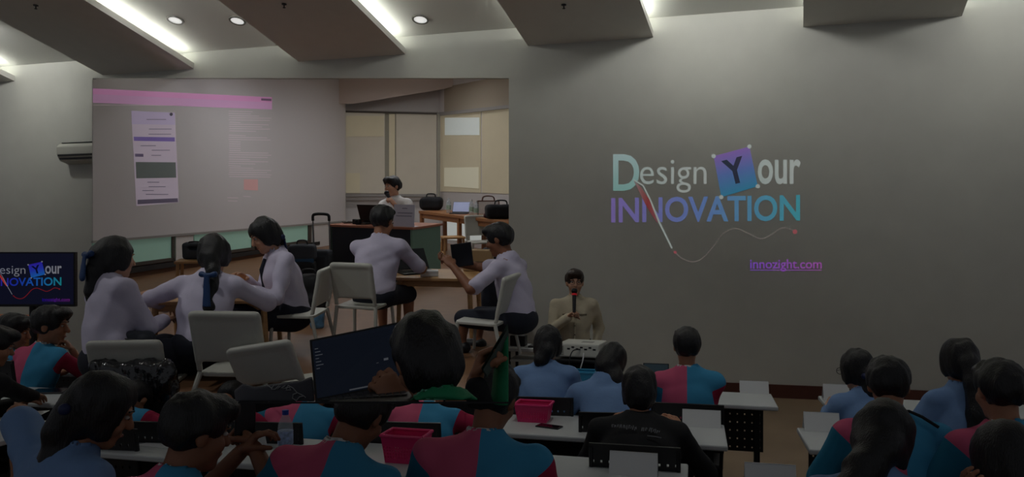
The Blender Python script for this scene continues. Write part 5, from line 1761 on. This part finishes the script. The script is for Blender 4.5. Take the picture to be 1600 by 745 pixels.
# ------------------------------------------------------------------ classroom people
kL = person('girl in a white school blouse with a blue ribbon, seated at the left edge', 182, 402, 5.35, yaw=-34, stage=True, fix=1.2, lean=8, head=(10, -8, -4), sw=0.95, hair='long', shirt='lavender_shirt', sleeve='long',
            chain=[(-0.02, -0.10, 0.02, 0.05), (-0.01, -0.13, -0.08, 0.045), (0.0, -0.14, -0.2, 0.04), (-0.015, -0.14, -0.28, 0.015)], tie=((-0.02, -0.158, 0.01), 'blue', 0.12),
            collar='lavender_shirt', bottom='navy_cloth', skirt=True, skin=0, h=0.014, hands=(P(205, 470, 5.75), P(258, 500, 5.6)), roll=-13, fold=0.011)
kM = person('girl in a white school blouse with a long ribboned braid, seated at the wooden table', 336, 396, 5.65, yaw=-4, stage=True, fix=1.16, lean=16, head=(14, -6, 0), sw=1.12, hair='long', shirt='lavender_shirt', sleeve='long',
            chain=[(0.02, -0.10, -0.02, 0.05), (0.05, -0.13, -0.10, 0.04), (0.06, -0.16, -0.2, 0.035), (0.065, -0.2, -0.34, 0.042), (0.065, -0.2, -0.46, 0.045), (0.06, -0.2, -0.54, 0.03)], tie=((0.058, -0.215, -0.14), 'blue', 0.26),
            collar='lavender_shirt', bottom='navy_cloth', skirt=True, skin=0, h=0.014, hands=(P(262, 478, 5.95), P(398, 462, 6.0)), poles=((-1, -0.3, -0.2), (1, -0.3, -0.4)), fold=0.011)
kR = person('girl in profile with a dark neck bow, writing at the table', 413, 367, 6.1, yaw=122, stage=True, fix=1.14, lean=13, head=(30, 4, 0), sw=1.22, bulk=1.1, hair='long', shirt='lavender_shirt', sleeve='long',
            chain=[(0.06, -0.09, -0.02, 0.045), (0.08, -0.13, -0.04, 0.04), (0.09, -0.15, -0.12, 0.02)], tie=((0.0, -0.12, -0.02), 'navy', 0.07), collar='lavender_shirt', bottom='navy_cloth', skirt=True, skin=0, face=True,
            h=0.013, hands=(P(378, 450, 5.85), P(384, 436, 6.2)), fold=0.011, palm=((0, 0, -1), (0, 0, -1)))
ch = kR['chest']
MB().tube([kR['nb'] + kR['fw'] * 0.09 - kR['up'] * 0.03, kR['nb'] + kR['fw'] * 0.13 - kR['up'] * 0.1, kR['nb'] + kR['fw'] * 0.135 - kR['up'] * 0.24], [0.012, 0.016, 0.02], 8).build('neck_bow', MATS['navy_cloth'], kR['root'])
kC = person('boy in a white school shirt seen from behind at the laptop table', 598, 345, 6.55, yaw=-14, stage=True, fix=1.08, lean=12, head=(12, -6, 0), sw=1.18, hs=1.05, shirt='lavender_shirt', sleeve='short', collar='lavender_shirt', bottom='navy_cloth',
            shorts=True, skin=1, h=0.013, hands=(P(615, 428, 6.95), P(660, 418, 6.85)), poles=((-0.3, -0.4, -1), (0.8, -0.6, -0.6)), fold=0.011)
kB = person('boy in a white school shirt holding up a tablet at the right edge', 780, 374, 6.15, yaw=62, stage=True, fix=1.1, lean=14, head=(16, 8, 0), sw=1.05, shirt='lavender_shirt', sleeve='short', collar='lavender_shirt', bottom='navy_cloth',
            shorts=True, skin=2, h=0.013, face=True, hands=(P(707, 415, 5.95), P(706, 410, 6.35)), palm=((0.3, 0.6, 0.2), (0.3, -0.5, 0.2)), curls=(0.5, 0.5), fold=0.011)
tp = thing('tablet', 'black tablet held up by the boy at the right edge', 'tablet', P(722, 398, 6.25), math.radians(10), rake=True)
MB().box(-0.088, 0.088, -0.006, 0.006, -0.1, 0.1, Matrix.Rotation(-0.12, 4, 'Y')).build('casing', MATS['plastic_black'], tp, bevel=0.004)
MB().box(-0.08, 0.08, -0.0075, -0.006, -0.092, 0.092, Matrix.Rotation(-0.12, 4, 'Y')).build('screen', MATS['screen_dark'], tp)
kP = person('presenter in a white shirt at the desk, speaking into a microphone', 613, 291, 11.0, yaw=150, stage=True, fix=1.22, lean=4, head=(8, -14, 0), sw=1.15, hs=1.0, shirt='white_shirt', sleeve='short', collar='white_shirt', skin=0, face=True,
            h=0.014, hands=(P(616, 319, 10.62), P(585, 345, 10.6)), poles=((-0.5, 0.2, -1), (0.6, -0.6, -0.8)), palm=((0.5, 0.4, 0.4), (0, 0, -1)), curls=(0.95, 0.3))
microphone('black microphone held by the presenter at the desk', P(613, 318, 10.6), P(603, 299, 10.66), ring=(40, 40, 44), sc=1.5)

# bags on the chair at the left edge
gb = soft_bag('waist_bag', 'grey zipped bag resting on the left white chair’s back'.replace('’', "'"), 'bag', P(194, 552, 5.17), 0.06, (0.21, 0.06, 0.08), MATS['cloth_grey'], 0.06, rake=False)
MB().tube([(-0.2, -0.075, 0.1), (0.0, -0.08, 0.115), (0.2, -0.07, 0.09)], 0.006, 6).build('zip', MATS['plastic_black'], gb)
pbm = mat('bin_liner', (26, 27, 31), 0.14, bump=1.0, bscale=14, spec=1.0)
pb = thing('plastic_bag', 'shiny black plastic bag hung over the left white chair', 'bag', P(208, 627, 4.95))
blob('bag_film', pbm, pb, (-0.36, -0.2, -0.02), (0.38, 0.25, 0.34), 0.011, lambda f: (f.rbox((0.0, 0.0, 0.1), (0.265, 0.07, 0.165), rad=0.05, k=0), f.noise(0.03, 26, 4, (1.6, 1, 0.5)), f.noise(0.012, 60, 5, (1.6, 1, 0.6)), f.plane((0, 0, -1), 0.0)))

# ------------------------------------------------------------------ foreground desk board of the classroom
def ED(x, d, dy=0.0):
    return P(x, 627.5 + dy, d)
bd = thing('desk_board', 'slanted dark desk board carrying the near laptop, edge-on', 'desk', ED(590, 2.0))
inv = Matrix.Translation(-Vector(bd.location))
q = [ED(372, 2.3), ED(796, 2.3), ED(796, 1.6), ED(372, 1.6)]
MB().slab([inv @ p for p in q], [inv @ (p - Vector((0, 0, 0.004))) for p in q]).build('board', MATS['fascia_dark'], bd)
for x in (420, 730):
    MB().cyl(inv @ (ED(x, 2.25) - Vector((0, 0, 0.004))), inv @ Vector((ED(x, FE).x, FE, ED(x, FE).z + 0.0)), 0.004, n=6).build('support_arm', MATS['metal_dark'], bd)
nl = thing('laptop', 'large dark laptop in the classroom foreground with its screen towards us', 'laptop', P(560, 600, 1.98))
inv = Matrix.Translation(-Vector(nl.location))
TL, TR, BR, BL = P(484, 531, 2.04), P(628, 502, 2.16), P(636, 598, 2.06), P(493, 626, 1.94)
nrm = (TR - TL).cross(BL - TL).normalized()
if nrm.y < 0: nrm = -nrm
def lid_pt(u, v, k=0.0):
    return inv @ ((TL.lerp(TR, u)).lerp(BL.lerp(BR, u), v) - nrm * k)
qs = [lid_pt(0, 0), lid_pt(1, 0), lid_pt(1, 1), lid_pt(0, 1)]
MB().slab(qs, [p + nrm * 0.007 for p in qs]).build('lid', MATS['plastic_black'], nl)
def lidq(name, u0, v0, u1, v1, m, k=0.001):
    qs = [lid_pt(u0, v0, k), lid_pt(u1, v0, k), lid_pt(u1, v1, k), lid_pt(u0, v1, k)]
    return MB().slab(qs, [p + nrm * 0.0006 for p in qs]).build(name, m, nl)
lidq('display', 0.02, 0.035, 0.985, 0.97, mat('disp_navy', (20, 28, 44), 0.2, emit=0.03, ecol=(60, 78, 110)))
um = mat('ui_white', (170, 175, 185), 0.6, emit=0.05)
for k in range(7):
    lidq('menu_item', 0.04, 0.17 + 0.055 * k, 0.075 + 0.02 * (k % 3), 0.18 + 0.055 * k, um, 0.0018)
lidq('page_title', 0.56, 0.34, 0.66, 0.385, um, 0.0018)
lidq('text_line', 0.36, 0.50, 0.5, 0.508, um, 0.0018)
lidq('text_line', 0.44, 0.60, 0.7, 0.606, um, 0.0018)
lidq('ui_button', 0.76, 0.55, 0.81, 0.585, um, 0.0018)
lidq('ui_icon', 0.87, 0.43, 0.895, 0.465, um, 0.0018)
lidq('task_bar', 0.36, 0.93, 0.56, 0.95, um, 0.0018)
NL, NR = P(500, 627, 1.80), P(655, 627, 1.74)
bq = [inv @ p for p in (BL, BR, NR, NL)]
MB().slab(bq, [p - Vector((0, 0, 0.004)) for p in bq]).build('base', MATS['plastic_black'], nl)
def kb_pt(u, v, k=0.001):
    return inv @ ((BL.lerp(BR, u)).lerp(NL.lerp(NR, u), v) + Vector((0, 0, k)))
km = mat('key_grey', (58, 60, 66), 0.5)
for r_ in range(5):
    for c_ in range(12):
        u0, v0 = 0.06 + c_ * 0.073, 0.10 + r_ * 0.12
        a = [kb_pt(u0, v0), kb_pt(u0 + 0.06, v0), kb_pt(u0 + 0.06, v0 + 0.09), kb_pt(u0, v0 + 0.09)]
        MB().slab([p + Vector((0, 0, 0.0015)) for p in a], a).build('key', km, nl)

kN = person('boy in a green shirt bent over the near laptop, head from behind', 664, 560, 1.82, yaw=12, fix=1.0, lean=34, head=(28, 12, -6), hs=0.9, nape=True, sw=1.0, shirt='green_shirt', sleeve='short', collar='collar_green', skin=1,
            clip=ED(0, 1.78).z + 0.004, h=0.01, hh=0.0065, legs=False, base=0.3,
            hands=(P(628, 634, 1.9), (0.2, 0.3, 0.5)), poles=((0.5, -0.6, -0.8), None), palm=((0.2, 0.5, -0.8), None), curls=(0.55, 0.3))

# second boy in green, cropped by the opening's right edge: shirt, forearm, hand and tablet case
gk = thing('person', 'person in a green shirt at the lower right of the opening, holding a folder', 'person', ED(768, 2.2))
o0 = Vector(gk.location)
def lp_(x, y, d):
    return np.array(P(x, y, d) - o0)
f = Field((-0.12, -0.14, -0.02), (0.10, 0.2, 0.26), 0.006)
f.cap(lp_(799, 540, 2.2), lp_(792, 720, 2.2), 0.035, 0.07, k=0.02)
f.cap(lp_(797, 570, 2.2), lp_(782, 660, 2.18), 0.03, 0.045, k=0.03)
f.noise(0.005, 40, 8)
f.plane((1, 0, 0), float(lp_(794.5, 600, 2.2)[0]))
f.plane((0, 0, -1), 0.0)
np_mesh('shirt', [f.mesh()], MATS['green_shirt'], gk)
wrp = lp_(742, 596, 2.16)
elp = lp_(752, 680, 2.1)
f = Field(np.minimum(wrp, elp) - 0.08, np.maximum(wrp, elp) + 0.08, 0.006)
f.cap(elp, wrp, 0.03, 0.025, k=0.01)
f.plane((0, 0, -1), 0.0)
np_mesh('body', [f.mesh(), hand_mesh(wrp, np.array((0.25, 0.25, 0.85)), np.array((0.9, -0.2, -0.2)), 0.85, -1, 0.005)], MATS['skin_tan'], gk)
f = Field(lp_(765, 627, 2.14) - 0.12, lp_(765, 627, 2.14) + 0.14, 0.006)
f.cap(lp_(756, 660, 2.12), lp_(745, 606, 2.14), 0.042, 0.034, k=0.01)
f.plane((0, 0, -1), 0.0)
np_mesh('sleeve', [f.mesh()], MATS['cloth_black'], gk)
fo = thing('folder', 'dark green folder held by the person in green', 'folder', P(775, 545, 1.86))
o1 = Vector(fo.location)
a = [P(752, 575, 2.10) - o1, P(760, 590, 2.12) - o1, P(795, 520, 2.2) - o1, P(793, 505, 2.18) - o1]
MB().slab(a, [p + Vector((0.0, 0.012, -0.004)) for p in a]).build('cover', mat('folder_green', (40, 62, 50), 0.6), fo)
a = [P(755, 577, 2.095) - o1, P(761, 586, 2.105) - o1, P(795, 524, 2.19) - o1, P(794, 512, 2.17) - o1]
MB().slab(a, [p + Vector((0.0, 0.004, -0.008)) for p in a]).build('pages', mat('folder_pages', (70, 84, 76), 0.7), fo)
# dark tote with white scrawled lettering
tt = thing('tote_bag', 'dark tote bag with white scrawled lettering in the classroom foreground', 'bag', ED(428, 2.12))
o2 = Vector(tt.location)
out = [(366, 612), (380, 601), (398, 606), (430, 601), (470, 596), (488, 590), (492, 627), (368, 627)]
MB().slab([P(x, y, 2.06) - o2 for x, y in out], [P(x, y, 2.16) - o2 + Vector((0, 0, 0.004)) for x, y in out]).build('bag_body', mat('tote_cloth', (92, 92, 98), 0.85, bump=0.2, bscale=30), tt, bevel=0.004)
sm_ = mat('scrawl_white', (176, 176, 176), 0.7)
for pts in ([(417, 601), (424, 606), (428, 601), (424, 608), (430, 608), (436, 602), (433, 608), (438, 603)], [(440, 606), (446, 602), (442, 607), (448, 606), (450, 602), (447, 609), (455, 609), (452, 605), (446, 606)],
            [(450, 602), (458, 606), (464, 613), (474, 618), (478, 621)], [(464, 614), (458, 616), (457, 622), (463, 626), (468, 620), (474, 619)]):
    mb = MB()
    mb.tube([P(x, y, 2.057) - o2 for x, y in pts], 0.0016, 5)
    mb.build('lettering_stroke', sm_, tt)

# ------------------------------------------------------------------ one level deeper: pieces that belong to a part
DEEP = {'iris': 'eye', 'hair_ribbon': 'hair', 'display': 'lid', 'keyboard': 'base', 'key': 'base', 'page_header_band': 'page_header', 'header_button': 'page_header',
        'purple_button': 'phone_page', 'green_card': 'phone_page', 'bottom_bar': 'phone_page', 'chip': 'phone_page', 'avatar': 'phone_page', 'phone_top': 'phone_page',
        'shirt_print': 'shirt', 'button': 'shirt', 'pocket_flap': 'shirt', 'front_placket': 'shirt', 'collar': 'shirt', 'label_band': 'bottle_body', 'pane_frame': 'pane',
        'handle_slot': 'carton', 'zip': 'bag_body', 'lettering_stroke': 'bag_body', 'blue_strap': 'bag_body', 'socket': 'casing', 'vent_slot': 'casing', 'badge': 'casing',
        'edge_strip': 'panel', 'letter_y': 'tile', 'corner_dot': 'tile', 'underline': 'web_address', 'lit_pane': 'blind_cloth', 'rim': 'bottom', 'neck_bow': 'shirt'}
def strip(n):
    return n[:-4] if len(n) > 4 and n[-4] == '.' and n[-3:].isdigit() else n
for root in [o for o in COL.objects if o.parent is None]:
    kids = list(root.children)
    byname = {}
    for k in kids:
        byname.setdefault(strip(k.name), []).append(k)
    for nm, pn in DEEP.items():
        if nm in byname and pn in byname:
            for i, k in enumerate(byname[nm]):
                tgt_ = byname[pn][i % len(byname[pn])] if nm == 'iris' else byname[pn][0]
                inv_ = tgt_.matrix_basis.inverted()
                k.parent = tgt_
                k.matrix_parent_inverse = inv_
